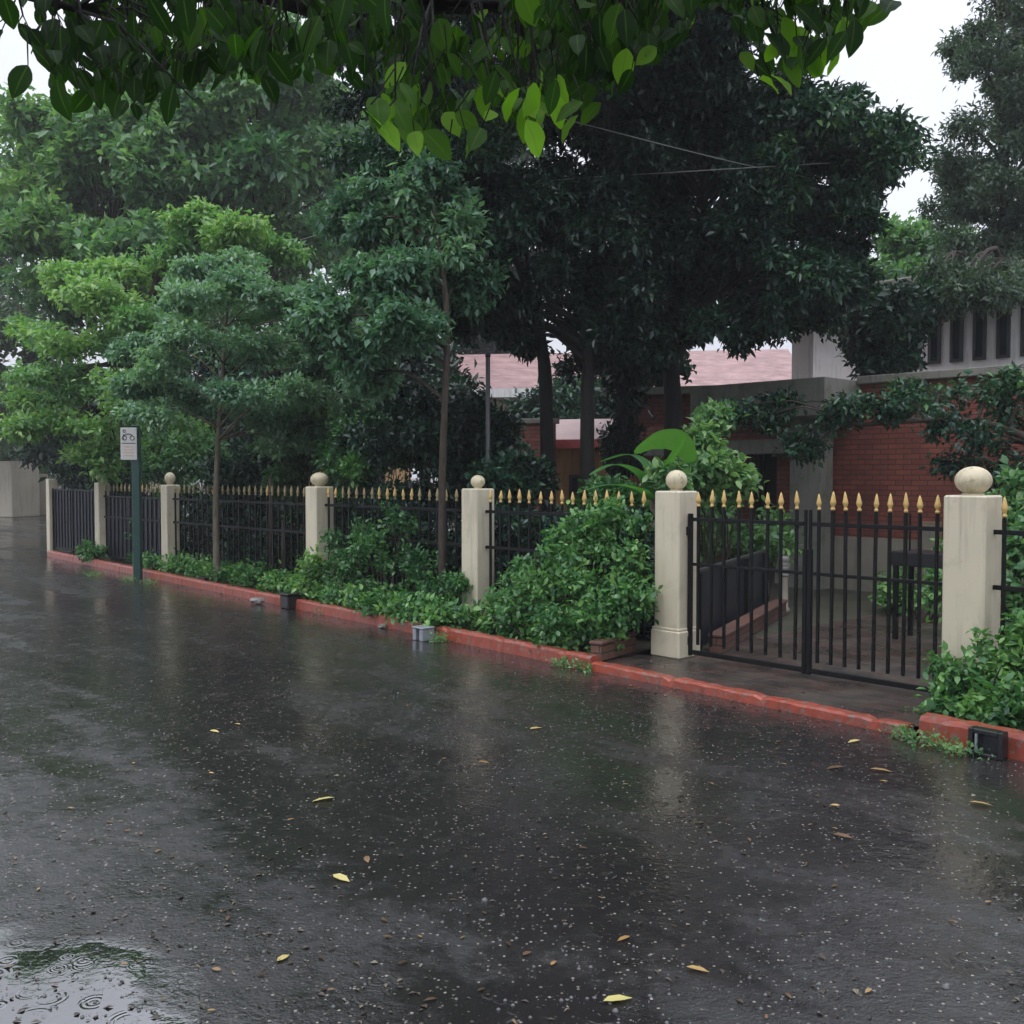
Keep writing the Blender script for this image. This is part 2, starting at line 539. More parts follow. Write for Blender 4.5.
def foliage(name, mat, parent, clumps, L, wr=.5, k=9, droop=.3, rng=None, tmpl=T_DIAMOND, origin=(0, 0, 0), dens=1.0, spread=.55, up=.9, shell=2.2):
    """clumps: (centre, (rx,ry,rz), n_twigs, tone)"""
    org = np.array(origin, float)
    PP, AA, NN, TT = [], [], [], []
    for c, r, nt_, tn in clumps:
        nt_ = max(3, int(nt_ * dens))
        d = unit(rng.normal(size=(nt_, 3)))
        rad = rng.random(nt_) ** (1 / shell)
        base = np.array(c, float) + d * np.array(r) * rad[:, None] * (1 + .18 * rng.normal(size=(nt_, 1)))
        o = unit(d + np.array([0, 0, .35]) + .35 * rng.normal(size=(nt_, 3)))
        tt = tn + .16 * rng.normal(size=nt_) + .10 * d[:, 2] * 0
        rep = rng.integers(max(2, k - 3), k + 4, nt_)
        idx = np.repeat(np.arange(nt_), rep)
        m = len(idx)
        ax = unit(o[idx] * .55 + rng.normal(size=(m, 3)) * .75 + np.array([0, 0, -droop]))
        PP.append(base[idx] + ax * L * .12 + rng.normal(size=(m, 3)) * L * spread)
        AA.append(ax)
        NN.append(unit(np.array([0, 0, up]) + o[idx] * .5 + rng.normal(size=(m, 3)) * .45))
        TT.append(tt[idx] + .13 * rng.normal(size=m))
    PP, AA, NN, TT = map(np.concatenate, (PP, AA, NN, TT))
    n = len(PP)
    return leaf_object(name, mat, parent, PP - org, AA, NN, L * rng.uniform(.5, 1.35, n), np.full(n, wr) * rng.uniform(.8, 1.2, n), TT, tmpl)


def cl(px, py, Y, rpx, n, tone=.5, flat=.75, deep=.9):
    r = rpx * Y / F
    return (tuple(P(px, py, Y)), (r, r * deep, r * flat), n, tone)


def scatter(px, py, Y, rx, ry, n, rpx, ntw, tone=.5, dY=None, flat=.7, seed=0, jit=.2, rim=False):
    """n clumps spread through an ellipse-shaped volume"""
    rg = random.Random(seed)
    out = []
    dY = dY if dY is not None else rx * Y / F * .8
    tries = 0
    while len(out) < n and tries < 9000:
        tries += 1
        a, b, c = (rg.uniform(-1, 1) for _ in range(3))
        q = a * a + b * b + c * c
        if q > 1 or (rim and q < .3): continue
        out.append(cl(px + a * rx, py + b * ry, Y + c * dY, rpx * rg.uniform(.7, 1.3), ntw, tone + rg.uniform(-jit, jit), flat))
    return out


def tree(name, label, trunk, r0, r1, clumps, leafmat, L, bark='bark_dark', group=None, cat='tree', seed=0, wr=.5, k=9, droop=.3,
         tmpl=T_DIAMOND, limbs=True, limb_r=.25, trunk_n=10, sprigs=5, shell=2.2, up=.9, attach=(.45, 1.0), spread=.55, dens=1.0):
    rng = np.random.default_rng(seed)
    rg = random.Random(seed)
    trunk = [Vector(t) for t in trunk]
    base = trunk[0].copy()
    root = empty(name, base, 0, label, cat, group)
    mb = MB()
    path = smooth_path([t - base for t in trunk], 5)
    n = len(path)
    rad = [r0 + (r1 - r0) * (i / (n - 1)) ** .8 for i in range(n)]
    rad[0] *= 1.35
    mb.tube(path, rad, trunk_n, .14, rg)
    if limbs:
        for c, r, nn, tn in clumps:
            c = Vector(c) - base
            best = None
            for i in range(int(n * attach[0]), max(int(n * attach[1]), 2)):
                q = path[min(i, n - 1)]
                dz = c.z - q.z
                cost = (c - q).length + (2.5 * max(0, .25 * (c - q).length - dz))
                if best is None or cost < best[0]: best = (cost, i)
            i = min(best[1], n - 1)
            q = path[i]
            midp = q.lerp(c, .5) + Vector((rg.uniform(-.1, .1), rg.uniform(-.1, .1), .14)) * (c - q).length
            lp = smooth_path([q, midp, c], 4)
            lr = min(rad[i] * .6, max(.012, limb_r * rad[0] * .9))
            mb.tube(lp, lin(lr, lr * .3, len(lp)), 6, .1, rg)
            for _ in range(sprigs):
                e = c + Vector((rg.uniform(-1, 1) * r[0], rg.uniform(-1, 1) * r[1], rg.uniform(-.6, .9) * r[2])) * .8
                st = lp[rg.randint(len(lp) // 2, len(lp) - 1)]
                mb.tube([st, st.lerp(e, .5) + Vector((0, 0, .06 * (e - st).length)), e], [lr * .35, lr * .25, lr * .1], 4)
    mb.build('trunk', M[bark], root)
    parts_ = []
    for c, r, nn, tn in clumps:
        for q in range(5):
            d_ = Vector((rg.gauss(0, .5), rg.gauss(0, .5), rg.gauss(0, .5)))
            if d_.length > 1.05: d_ = d_.normalized() * 1.05
            f_ = rg.uniform(.38, .66)
            parts_.append(((c[0] + d_.x * r[0], c[1] + d_.y * r[1], c[2] + d_.z * r[2]), (r[0] * f_, r[1] * f_, r[2] * f_ * rg.uniform(.6, 1.0)), nn / 5 * 1.05, tn + rg.uniform(-.12, .12)))
    foliage('crown', M[leafmat], root, parts_, L, wr, k, droop, rng, tmpl, base, dens, spread, up, shell)
    return root


def shrub(name, label, clumps, leafmat, L, base=None, group=None, seed=0, wr=.55, k=7, droop=.15, tmpl=T_LEAF, stems=True, cat='shrub', bark='bark_brown', shell=2.6, up=.9, spread=.6):
    rng = np.random.default_rng(seed)
    rg = random.Random(seed)
    cx = sum(c[0][0] for c in clumps) / len(clumps)
    cy = sum(c[0][1] for c in clumps) / len(clumps)
    base = Vector(base) if base is not None else Vector((cx, cy, .08))
    root = empty(name, base, 0, label, cat, group)
    if stems:
        mb = MB()
        for c, r, nn, tn in clumps:
            c = Vector(c) - base
            for q in range(3):
                b0 = Vector((c.x * .55 + rg.uniform(-.1, .1), c.y * .55 + rg.uniform(-.1, .1), 0))
                e = c + Vector((rg.uniform(-1, 1) * r[0], rg.uniform(-1, 1) * r[1], rg.uniform(0, .9) * r[2])) * .75
                mid = b0.lerp(e, .5) + Vector((rg.uniform(-.06, .06), rg.uniform(-.06, .06), .03))
                mb.tube(smooth_path([b0, mid, e], 3), lin(.011, .004, 7), 5)
        mb.build('stems', M[bark], root)
    parts_ = []
    for c, r, nn, tn in clumps:
        for q in range(4):
            d_ = Vector((rg.gauss(0, .5), rg.gauss(0, .5), rg.gauss(0, .5)))
            f_ = rg.uniform(.35, .75)
            parts_.append(((c[0] + d_.x * r[0], c[1] + d_.y * r[1], max(c[2] + d_.z * r[2], .12)), tuple(x_ * f_ for x_ in r), nn / 4 * 1.4, tn + rg.uniform(-.15, .15)))
    foliage('leaves', M[leafmat], root, parts_, L, wr, k, droop, rng, tmpl, base, 1.0, spread, up, shell)
    return root


def s_at(px): return onplane(px, 560, 0)[0]


# ------------------------------------------------------------------ ground, road, kerb
def sheet(name, pts, z, mat, kind='structure'):
    mb = MB()
    mb.add([(p[0], p[1], z) for p in pts], [tuple(range(len(pts)))])
    o = mb.build(name, mat)
    tag(o, kind=kind)
    return o


KA = G(47, 556.5); KB = G(590, 670.6); KC = G(905, 736.5); KD = G(1024, 761.5)
kd = (KD - KA).normalized()           # along the kerb, to the right
kn = Vector((-kd.y, kd.x, 0))         # away from the road
KE = KD + kd * 4.0
KEND = KA + kd * 60                   # far to the right / behind the viewer
KFAR = KA - kd * 28

tag(sheet('ground', [(-300, -300), (300, -300), (300, 500), (-300, 500)], -.06, M['ground']))
tag(sheet('road', [KEND[:2], (KA)[:2], W(s_at(53) - .2, .1)[:2], W(s_at(53) - .9, 22)[:2], (-14, 60), (-90, 60), (-70, -20), (0, -45)], 0.0, M['road']))
# planting beds and paved drive
e0 = .115
A_in = KA + kn * e0
bed = sheet('bed', [A_in[:2], (KB + kn * e0)[:2], W(-.32, -.02)[:2], W(-.32, .3)[:2], W(s_at(53) - .08, .3)[:2], W(s_at(53) - .08, .02)[:2]], .06, M['soil'])
s7 = onplane(972, 690, 0)[0]
bed2 = sheet('bed', [(KC + kn * e0 + kd * .1)[:2], KE[:2], (KE + N1 * 3)[:2], W(s7 + .2, .6)[:2], W(s7 - .1, -.1)[:2]], .062, M['soil'])
sheet('yard', [W(s_at(53) - .1, .28)[:2], W(s7 + 12, .28)[:2], W(s7 + 12, 60)[:2], W(s_at(53) - .1, 60)[:2]], .045, M['ground'])
# drive: local frame so that the paving follows the fence
drv = MB()
def loc2(p):
    q = Vector(p) - O6
    return (q.dot(E1), q.dot(N1))
pts = [loc2(KB + kn * .085), loc2(KC + kn * .085), (s7 + 1.2, .1), (s7 + 1.2, 5.85), (-.05, 5.85), (-.05, -.15), (-.4, -.25)]
drv.add([(x, y, 0) for x, y in pts], [tuple(range(len(pts)))])
o = drv.build('driveway', M['paver'])
o.location = W(0, 0, .052); o.rotation_euler = (0, 0, ANG)
tag(o, kind='structure')


def kerb(name, a, b, h, w, seed, label=None):
    rg = random.Random(seed)
    L = (b - a).length
    n = max(8, int(L / .06))
    per = 14
    mb = MB()
    prof = [(0.0, -.05), (0.004, h * .8), (.022, h), (w - .015, h), (w, h * .85), (w, -.05)]
    vs, fs = [], []
    for i in range(n + 1):
        q = a + (b - a) * (i / n)
        for j, (u, z) in enumerate(prof):
            jit = 0 if z < 0 else 1
            joint = jit and i % per == 0 and 0 < i < n
            blk = math.sin((i // per) * 12.9898 + seed) * .003
            p = q + kn * (u + jit * (rg.uniform(-.004, .004) + blk) + (.010 * (1 if j < 3 else -.3) if joint else 0)) + Vector((0, 0, z + jit * (rg.uniform(-.005, .004) + blk) - (.014 if joint else 0)))
            vs.append(p)
    k = len(prof)
    for i in range(n):
        for j in range(k - 1):
            fs.append((i * k + j, (i + 1) * k + j, (i + 1) * k + j + 1, i * k + j + 1))
    fs.append(tuple(range(k - 1, -1, -1)))
    fs.append(tuple(n * k + j for j in range(k)))
    mb.add(vs, fs, False)
    o = mb.build('kerb', M['kerb'])
    tag(o, kind='structure')
    return o


kerb('kerb', KA, KB, .118, .11, 1)
kerb('kerb', KB + kd * .005, KC, .068, .122, 2)
kerb('kerb', KC + kd * .09, KE, .15, .13, 3)

# ------------------------------------------------------------------ pillars
PW = .14   # half width


def sphere_prof(rx, rz, z0, n=12):
    return [(max(.004, rx * math.sin(math.pi * i / n)), z0 + rz - rz * math.cos(math.pi * i / n)) for i in range(n + 1)]


def pillar(s, t, label, h, hw, ball, plinth=False, hb=.05, tilt=0):
    root = empty('gate_pillar' if plinth else 'fence_pillar', W(s, t, hb), ANG, label, 'pillar', 'cream pillars along the fence')
    root.rotation_euler = (tilt, tilt * .5, ANG)
    mb = MB()
    if plinth:
        mb.box(-hw - .022, hw + .022, -hw - .022, hw + .022, 0, .24, .012)
        mb.box(-hw, hw, -hw, hw, .238, h, .012)
        mb.box(-hw - .012, hw + .012, -hw - .012, hw + .012, .2385, .262, .006)
    else:
        mb.box(-hw, hw, -hw, hw, 0, h, .012)
    mb.build('shaft', M['pillar'], root)
    rx, rz = ball
    if rx:
        b = MB().lathe([(rx * .55, h - .004), (rx * .6, h + .012)] , 18)
        b.lathe(sphere_prof(rx, rz, h + .004), 20)
        b.build('ball_finial', M['ball'], root)
    return root


def s_at(px): return onplane(px, 560, 0)[0]


PX = {1: 53, 2: 103, 3: 171, 4: 320, 5: 478, 6: 676, 7: 972}
S = {k: s_at(v) for k, v in PX.items()}
print('pillar s', S)
pillar(S[7], 0, 'tall cream pillar with flattened ball, right of the iron gate', 1.46, .145, (.122, .098), True)
pillar(S[6], 0, 'cream pillar with stepped plinth, left of the iron gate', 1.46, .137, (.095, .09), True)
pillar(S[5], 0, 'cream pillar left of the big bush, beside the thin metal pole', 1.455, .13, (.078, .07))
pillar(S[4], 0, 'cream pillar with brown ball on a dark neck between two dense shrub beds', 1.45, .135, (.118, .09))
pillar(S[3], 0, 'cream pillar just right of the green sign post, small ball on top', 1.44, .115, (.085, .1))
pillar(S[2], 0, 'cream pillar just left of the green sign post', 1.46, .105, (.1, .1))
pillar(S[1], 0, 'last cream pillar at the far end of the fence without a ball', 1.52, .09, (0, 0))
pillar(S[7] + 2.5, 0, 'cream pillar beyond the gate pillar', 1.46, .145, (.12, .11)) if False else None

# ------------------------------------------------------------------ iron fence and gates
bar_me, spike_me, dull_me = None, None, None


def bar_proto():
    global bar_me, spike_me, dull_me
    b = MB().box(-.0115, .0115, -.0115, .0115, 0, 1.2, .002)
    o = b.build('bar', M['iron']); bar_me = o.data
    bpy.data.objects.remove(o)
    sp = MB().lathe([(.010, 0), (.017, .006), (.017, .016), (.011, .022), (.012, .032), (.021, .052), (.022, .062), (.016, .088), (.010, .118), (.001, .142)], 8)
    o = sp.build('spike', M['gold']); spike_me = o.data
    bpy.data.objects.remove(o)
    dull_me = spike_me.copy()
    dull_me.materials[0] = M['gold_dull']


bar_proto()


def add_bar(root, x, z0, seed, dull=False):
    rg = random.Random(seed)
    b = bpy.data.objects.new('bar', bar_me)
    COL.objects.link(b); b.parent = root; b.location = (x, 0, z0)
    b.rotation_euler = (rg.uniform(-.006, .006), rg.uniform(-.006, .006), 0)
    q = bpy.data.objects.new('spike', dull_me if dull else spike_me)
    COL.objects.link(q); q.parent = b; q.location = (0, 0, 1.2)
    q.rotation_euler = (rg.uniform(-.04, .04), rg.uniform(-.05, .05), rg.uniform(0, 3))
    q.scale = (rg.uniform(.9, 1.1),) * 2 + (rg.uniform(.9, 1.08),)
    return b


def fence_panel(s0, s1, t, n, label, name='iron_fence', rails=(.10, .82, 1.20), sheetback=False, group='iron fence panels between the pillars', cat='fence', stile=False, hinge=None, z=.06):
    root = empty(name, W(s0, t, z), ANG, label, cat, group)
    L = s1 - s0
    for zz in rails:
        MB().box(0, L, -.012, .012, zz - .016, zz + .016, .003).build('rail', M['iron'], root)
    for i in range(n):
        add_bar(root, L * (i + .5) / n, .1, i + int(abs(s0) * 100), s1 < S[5] and (i * 7919 + int(abs(s0) * 31)) % 10 < (9 if s1 < S[4] else 5))
    if sheetback:
        MB().box(.01, L - .01, .016, .022, .08, 1.18).build('backing_sheet', M['sheet'], root)
    return root


fence_panel(S[5] + .13, S[6] - .137, 0, 16, 'black iron fence with gold spikes behind the big round bush')
fence_panel(S[4] + .135, S[5] - .13, 0, 18, 'black iron fence with gold spikes crossed by the thin brown trunk')
fence_panel(S[3] + .115, S[4] - .135, 0, 26, 'longest black iron fence panel, behind the slim street tree')
fence_panel(S[2] + .105, S[3] - .115, 0, 15, 'sheet backed black iron fence behind the green sign post', sheetback=True)
fence_panel(S[7] + .145, S[7] + 2.3, 0, 15, 'black iron fence right of the gate, overgrown by a bush')
# far small gate between the first two pillars
g = empty('sheet_gate', W(S[1] + .09, .0, .06), ANG, 'dark sheet metal gate at the far end of the fence', 'gate')
Lg = S[2] - S[1] - .195
MB().box(.0, Lg, -.004, .004, .08, 1.3).build('backing_sheet', M['sheet'], g)
for xx in (.02, Lg * .45, Lg - .02):
    MB().box(xx - .02, xx + .02, -.03, -.0045, .06, 1.32).build('stile', M['iron'], g)
for zz in (.1, 1.28):
    MB().box(.0415, Lg * .45 - .0215, -.025, -.0045, zz, zz + .03).build('rail', M['iron'], g)
    MB().box(Lg * .45 + .0215, Lg - .0415, -.025, -.0045, zz, zz + .03).build('rail', M['iron'], g)

for i in range(1, 15):
    if i == 7: continue
    MB().box(Lg * i / 15 - .009, Lg * i / 15 + .009, -.024, -.006, .131, 1.279).build('bar', M['iron'], g)

# main double gate
g0, g1 = S[6] + .165, S[7] - .175
smid = onplane(808, 600, 0)[0]


def gate_leaf(a, b, n, label, hinge_side, handle_side):
    root = empty('iron_gate_leaf', W(a, -.01, .075), ANG, label, 'gate', 'leaves of the double iron gate')
    L = b - a
    for zz, w in ((.03, .02), (.80, .013), (1.19, .016)):
        MB().box(.0185, L - .0185, -.012, .012, zz - w, zz + w, .003).build('rail', M['iron'], root)
    hx = 0 if hinge_side < 0 else L
    mx = L if hinge_side < 0 else 0
    d = -1 if hinge_side < 0 else 1
    MB().box(hx - .018, hx + .018, -.018, .018, .0, 1.24, .003).build('stile', M['iron'], root)
    MB().box(mx - .018, mx + .018, -.018, .018, .0, .99, .003).box(mx - .01, mx + .01, -.01, .01, .985, 1.30).build('stile', M['iron'], root)
    for i in range(n):
        add_bar(root, L * (i + .62) / (n + .25), .1, i + 50 * hinge_side + 100)
    for zz in (.12, 1.08):
        MB().box(hx + d * .0185 - .02, hx + d * .0185 + .02, -.028, .028, zz - .03, zz + .045, .004).build('hinge', M['iron'], root)
    return root


gate_leaf(g0, smid - .02, 8, 'left leaf of the black iron gate, hinged on the plinth pillar', -1, 1)
gate_leaf(smid + .02, g1, 9, 'right leaf of the black iron gate, hinged beside the flattened ball pillar', 1, -1)

# ------------------------------------------------------------------ brick edging, drain boxes, stones
pa = KB + kn * .11 + Vector((0, 0, .06))
pb = W(-.35, -.16, .06)
dv = (pb - pa); Lb = dv.length
ro = empty('brick_edging', pa, math.atan2(dv.y, dv.x), 'low brown brick edging at the end of the bush bed', 'edging')
MB().box(0, Lb, -.02, .09, 0, .14, .008).build('brick_course', M['edging'], ro)
MB().box(-.008, Lb + .004, -.03, .1, .1402, .172, .008).build('coping', M['edging'], ro)


def atk(px, py, z=0.0):
    return G(px, py, z)


KANG = math.atan2(kd.y, kd.x)
p = atk(291, 608)
o = empty('drain_box', p, KANG, 'black box set against the red kerb, below the ball pillar', 'drain box', 'drain outlets along the kerb')
MB().box(-.10, .10, -.10, .10, 0, .165, .012).build('body', M['black_plastic'], o)
MB().box(-.112, .112, -.112, .112, .166, .19, .008).build('lid', M['black_plastic'], o)
p = atk(205, 587)
o = empty('drain_box', p, KANG, 'smaller black box on the kerb under the slim street tree', 'drain box', 'drain outlets along the kerb')
MB().box(-.12, .12, -.06, .10, 0, .13, .01).build('body', M['black_plastic'], o)
MB().box(-.125, .125, -.065, .105, .131, .15, .006).build('lid', M['black_plastic'], o)
p = atk(423, 640)
o = empty('drain_box', p, KANG, 'pale grey pipe box with dark opening against the kerb', 'drain box', 'drain outlets along the kerb')
MB().box(-.085, -.03, -.07, .08, 0, .12, .006).box(.03, .085, -.07, .08, 0, .12, .006).box(-.03, .03, .0, .08, 0, .118).build('body', M['grey_metal'], o)
MB().box(-.092, .092, -.078, .085, .121, .137, .005).build('lid', M['grey_metal'], o)
p = atk(986, 757)
o = empty('drain_inlet', p, KANG, 'black framed drain inlet in the kerb under the right bush', 'drain inlet', None)
fr = MB()
fr.box(-.10, -.072, -.02, .06, 0, .16, .004).box(.072, .10, -.02, .06, 0, .16, .004).box(-.0715, .0715, -.02, .06, .132, .16, .004).box(-.0715, .0715, -.02, .06, 0, .022, .004)
fr.build('frame', M['black_plastic'], o)
MB().box(-.0715, .0715, .02, .04, .0225, .1315).build('grate', M['sheet'], o)
MB().box(-.055, -.043, -.028, -.012, .0225, .1315).build('grate_bar', M['grey_metal'], o)


def stone(p, r, label, seed, mat='stone', sq=.6, grp=None):
    rg = random.Random(seed)
    mb = MB()
    prof = sphere_prof(r, r * sq, 0, 7)
    mb.lathe(prof, 9)
    mb.v = [(x * rg.uniform(.7, 1.25) + .25 * z, y * rg.uniform(.7, 1.25), min(z * rg.uniform(.7, 1.15), r * sq * 1.3)) for x, y, z in mb.v]
    mb.sm = [False] * len(mb.sm)
    o = mb.build('stone', M[mat]); o.location = p
    o.rotation_euler = (0, 0, rg.uniform(0, 6))
    return tag(o, label, 'stone', grp)


stone(atk(258, 604), .10, 'pale grey stone lying beside the kerb left of the black box', 3, sq=.6)
stone(atk(382, 628), .05, 'small pale pebble in the gutter left of the pipe box', 4)
stone(atk(70, 552), .06, 'small white stone at the far end of the kerb', 5)

# ------------------------------------------------------------------ sign post
sp = atk(138, 578)
o = empty('sign_post', sp, math.radians(6), 'dark green square post with a small white notice board', 'sign post')
MB().box(-.062, .062, -.062, .062, 0, 2.42, .01).build('post', M['green_post'], o)
MB().box(-.068, .068, -.068, .068, 2.4205, 2.44, .006).build('cap', M['green_post'], o)
y_s = sp.y
bd = empty('sign_board', (0, 0, 0)); bd.parent = o
zt, zb = P(130, 428, y_s).z, P(130, 460, y_s).z
x0, x1 = -.215, .035
MB().box(x0, x1, -.095, -.08, zb, zt, .004).build('board', M['sign'], bd)
MB().box(-.05, .05, -.0795, -.063, zb + .1, zb + .13).box(-.05, .05, -.0795, -.063, zt - .13, zt - .1).build('bracket', M['iron'], bd)
ink = MB()
zm = zb + (zt - zb) * .70
def arc(cx, cz, r, a0, a1, w):
    ps = [Vector((cx + r * math.cos(a), -.0962, cz + r * math.sin(a))) for a in lin(math.radians(a0), math.radians(a1), 12)]
    ink.tube(ps, [w] * 12, 5)
arc(-.155, zm - .01, .034, 0, 360, .006)
arc(-.035, zm - .01, .034, 0, 360, .006)
arc(-.10, zm + .01, .075, 150, 215, .008)
arc(-.095, zm - .03, .085, 35, 140, .008)
arc(-.155, zm + .10, .02, 20, 340, .007)
ink.box(x0 + .02, x1 - .02, -.0975, -.0953, zb + (zt - zb) * .505, zb + (zt - zb) * .53)
ink.build('dark_mark', M['sign_ink'], bd)
ln = MB()
for q in (.12, .22, .31, .40):
    ln.box(x0 + .04, x1 - .05, -.0972, -.0953, zb + (zt - zb) * q, zb + (zt - zb) * (q + .03))
ln.build('text_lines', M['sign_rust'], bd)

# ------------------------------------------------------------------ houses
TW = 5.9  # wall plane of the brick house
hs0 = onplane(776, 560, TW)[0]
colS = onplane(795, 560, TW - .25)[0], onplane(826, 560, TW - .25)[0]
house = empty('brick_house', W(0, TW, .04), ANG, 'red brick house with grey concrete canopy behind the iron gate', 'house')
hz = onplane(940, 374, TW)[1] - .11
print('hz', hz)
right_end = hs0 + 12
MB().box(hs0, right_end, 0, 8, .75, hz).build('wall', M['brickwall'], house)
MB().box(hs0, right_end, -.03, 7.99, 0, .7495).build('plinth', M['dado'], house)
MB().box(colS[0], colS[1], -.42, -.08, 0, 2.62, .012).build('column', M['concrete'], house)
# porch recess to the left of the column
left = onplane(682, 470, TW + 1.6)[0]
MB().box(left, hs0 - .002, 1.6, 8, 0, 3.0).build('wall', M['brickwall'], house)
fz0 = onplane(745, 422, TW - .9)[1]; fz1 = onplane(745, 386, TW - .9)[1]
MB().box(onplane(690, 400, TW - .95)[0], colS[1] + .35, -.95, 1.59, fz0, fz1, .01).build('canopy_slab', M['concrete'], house)
bz0 = onplane(745, 457, TW - .3)[1]; bz1 = onplane(745, 443, TW - .3)[1]
MB().box(left, colS[0] - .003, -.40, -.12, bz0, bz1, .008).build('beam', M['concrete'], house)
MB().box(left, colS[0] - .003, -.34, -.2, bz1 + .002, fz0 - .002).build('wall', M['brickwall'], house)
# coping over the brick wall
MB().box(colS[1] + .352, right_end, -.12, 8.2, hz + .002, hz + .11, .01).build('coping', M['concrete'], house)
def window(parent, x0, x1, y, z0, z1, nx=2, nz=1):
    w = MB()
    w.box(x0, x0 + .05, y - .05, y - .002, z0, z1).box(x1 - .05, x1, y - .05, y - .002, z0, z1)
    w.box(x0 + .05, x1 - .05, y - .05, y - .002, z1 - .05, z1).box(x0 + .05, x1 - .05, y - .05, y - .002, z0, z0 + .05)
    for i in range(1, nx):
        xx = x0 + (x1 - x0) * i / nx
        w.box(xx - .02, xx + .02, y - .048, y - .003, z0 + .05, z1 - .05)
    o = w.build('window', M['frame'], parent)
    MB().box(x0 + .05, x1 - .05, y - .025, y - .008, z0 + .05, z1 - .05).build('pane', M['glass'], o)
    return o
window(house, hs0 - 1.75, hs0 - .2, 1.6, .5, 2.25, 3)
# upper storey, set back: white walls with tall dark windows
T2 = TW + 4.5
up_ = empty('white_upper_house', W(0, T2, 0), ANG, 'white painted upper storey with tall dark windows above the brick wall', 'house')
u0, zt0 = onplane(776, 376, T2); u1, _ = onplane(813, 376, T2)
ztop = onplane(900, 298, T2)[1]
zbt = 2.6
uR = onplane(1010, 340, T2)[0] + 3
MB().box(u1, uR, 0, 6, zbt, ztop).build('wall', M['white'], up_)
MB().box(u0 - .2, u1 - .002, .9, 6, zbt, ztop).build('wall', M['white'], up_)
MB().box(u0 - 1, uR + .6, -.7, 6.6, ztop + .002, ztop + .22, .02).build('roof', M['concrete'], up_)
k = onplane(929, 340, T2)[0]
dstep = onplane(951, 340, T2)[0] - k
for i in range(7):
    a_ = k + i * dstep
    z0_, z1_ = onplane(945, 363, T2)[1], onplane(945, 308, T2)[1]
    window(up_, a_, a_ + dstep * .56, 0, z0_, z1_, 1)

# cream cottage with a bleached roof between the dark trunks
c0 = P(552, 489, 19); c1 = P(640, 489, 19)
ct = empty('cream_cottage', Vector((c0.x, 19, 0)), math.radians(-14), 'small cream cottage with red edged roof between dark trunks', 'house')
Wd = c1.x - c0.x
ze = P(560, 444, 19).z
MB().box(0, Wd, 0, 5, 0, ze).build('wall', M['cream'], ct)
rf = MB()
ry = P(560, 420, 19).z - .3
rf.add([(-.5, -.6, ze - .05), (Wd + .5, -.6, ze - .05), (Wd + .5, 2.5, ry + .35), (-.5, 2.5, ry + .35), (-.5, 5.6, ze - .05), (Wd + .5, 5.6, ze - .05),
        (-.5, -.6, ze + .05), (Wd + .5, -.6, ze + .05), (Wd + .5, 2.5, ry + .45), (-.5, 2.5, ry + .45), (-.5, 5.6, ze + .05), (Wd + .5, 5.6, ze + .05)],
       [(6, 7, 8, 9), (9, 8, 11, 10), (0, 3, 2, 1), (3, 4, 5, 2), (0, 6, 9, 3), (3, 9, 10, 4), (1, 2, 8, 7), (2, 5, 11, 8), (4, 10, 11, 5)])
rf = rf.build('roof', M['lightroof'], ct)
MB().box(-.52, Wd + .52, -.66, -.602, ze - .1, ze + .06).build('fascia', M['roof_red'], rf)
wq = window(ct, Wd * .66, Wd * .93, 0, .35, 1.75, 2)
window(ct, Wd * .2, Wd * .42, 0, .45, 1.65, 2)

# brick side wall left of the cottage and dark brick shed
sh = empty('brick_outhouse', P(640, 490, 17) * 1, math.radians(-20), 'dark red brick outhouse behind the banana plant', 'outhouse')
sh.location.z = 0
MB().box(-.35, 1.9, 0, 3, 0, P(650, 396, 17).z).build('wall', M['brickwall'], sh)
MB().box(-.6, 2.1, -.3, 3.2, P(650, 396, 17).z + .002, P(650, 389, 17).z).build('roof', M['concrete'], sh)
sh2 = empty('garden_wall', P(512, 490, 18) * 1, math.radians(-20), 'red brick garden wall left of the cream cottage', 'wall')
sh2.location.z = 0
MB().box(-.6, .75, 0, .25, 0, P(520, 424, 18).z, .006).build('wall_body', M['brickwall'], sh2)
MB().box(-.65, .8, -.05, .3, P(520, 424, 18).z + .002, P(520, 424, 18).z + .09, .006).build('coping', M['concrete'], sh2)


def far_house(loc, rz, w, d, zw, zr, wallm, roofm, label):
    r = empty('far_house', loc, rz, label, 'house', None)
    MB().box(0, w, 0, d, 0, zw).build('wall', M[wallm], r)
    a = .7
    m = MB()
    m.add([(-a, -a, zw), (w + a, -a, zw), (w + a, d / 2, zr), (-a, d / 2, zr), (-a, d + a, zw), (w + a, d + a, zw),
           (-a, -a, zw + .15), (w + a, -a, zw + .15), (w + a, d / 2, zr + .15), (-a, d / 2, zr + .15), (-a, d + a, zw + .15), (w + a, d + a, zw + .15)],
          [(6, 7, 8, 9), (9, 8, 11, 10), (0, 3, 2, 1), (3, 4, 5, 2), (0, 6, 9, 3), (3, 9, 10, 4), (1, 2, 8, 7), (2, 5, 11, 8), (4, 10, 11, 5)])
    rr = m.build('roof', M[roofm], r)
    MB().box(-a - .01, w + a + .01, -a - .06, -a - .002, zw - .12, zw + .16).build('gutter', M['white'], rr)
    for i in range(max(1, int(w / 3))):
        window(r, .8 + i * 3, 2.2 + i * 3, 0, 1.0, 2.3, 2)
    return r


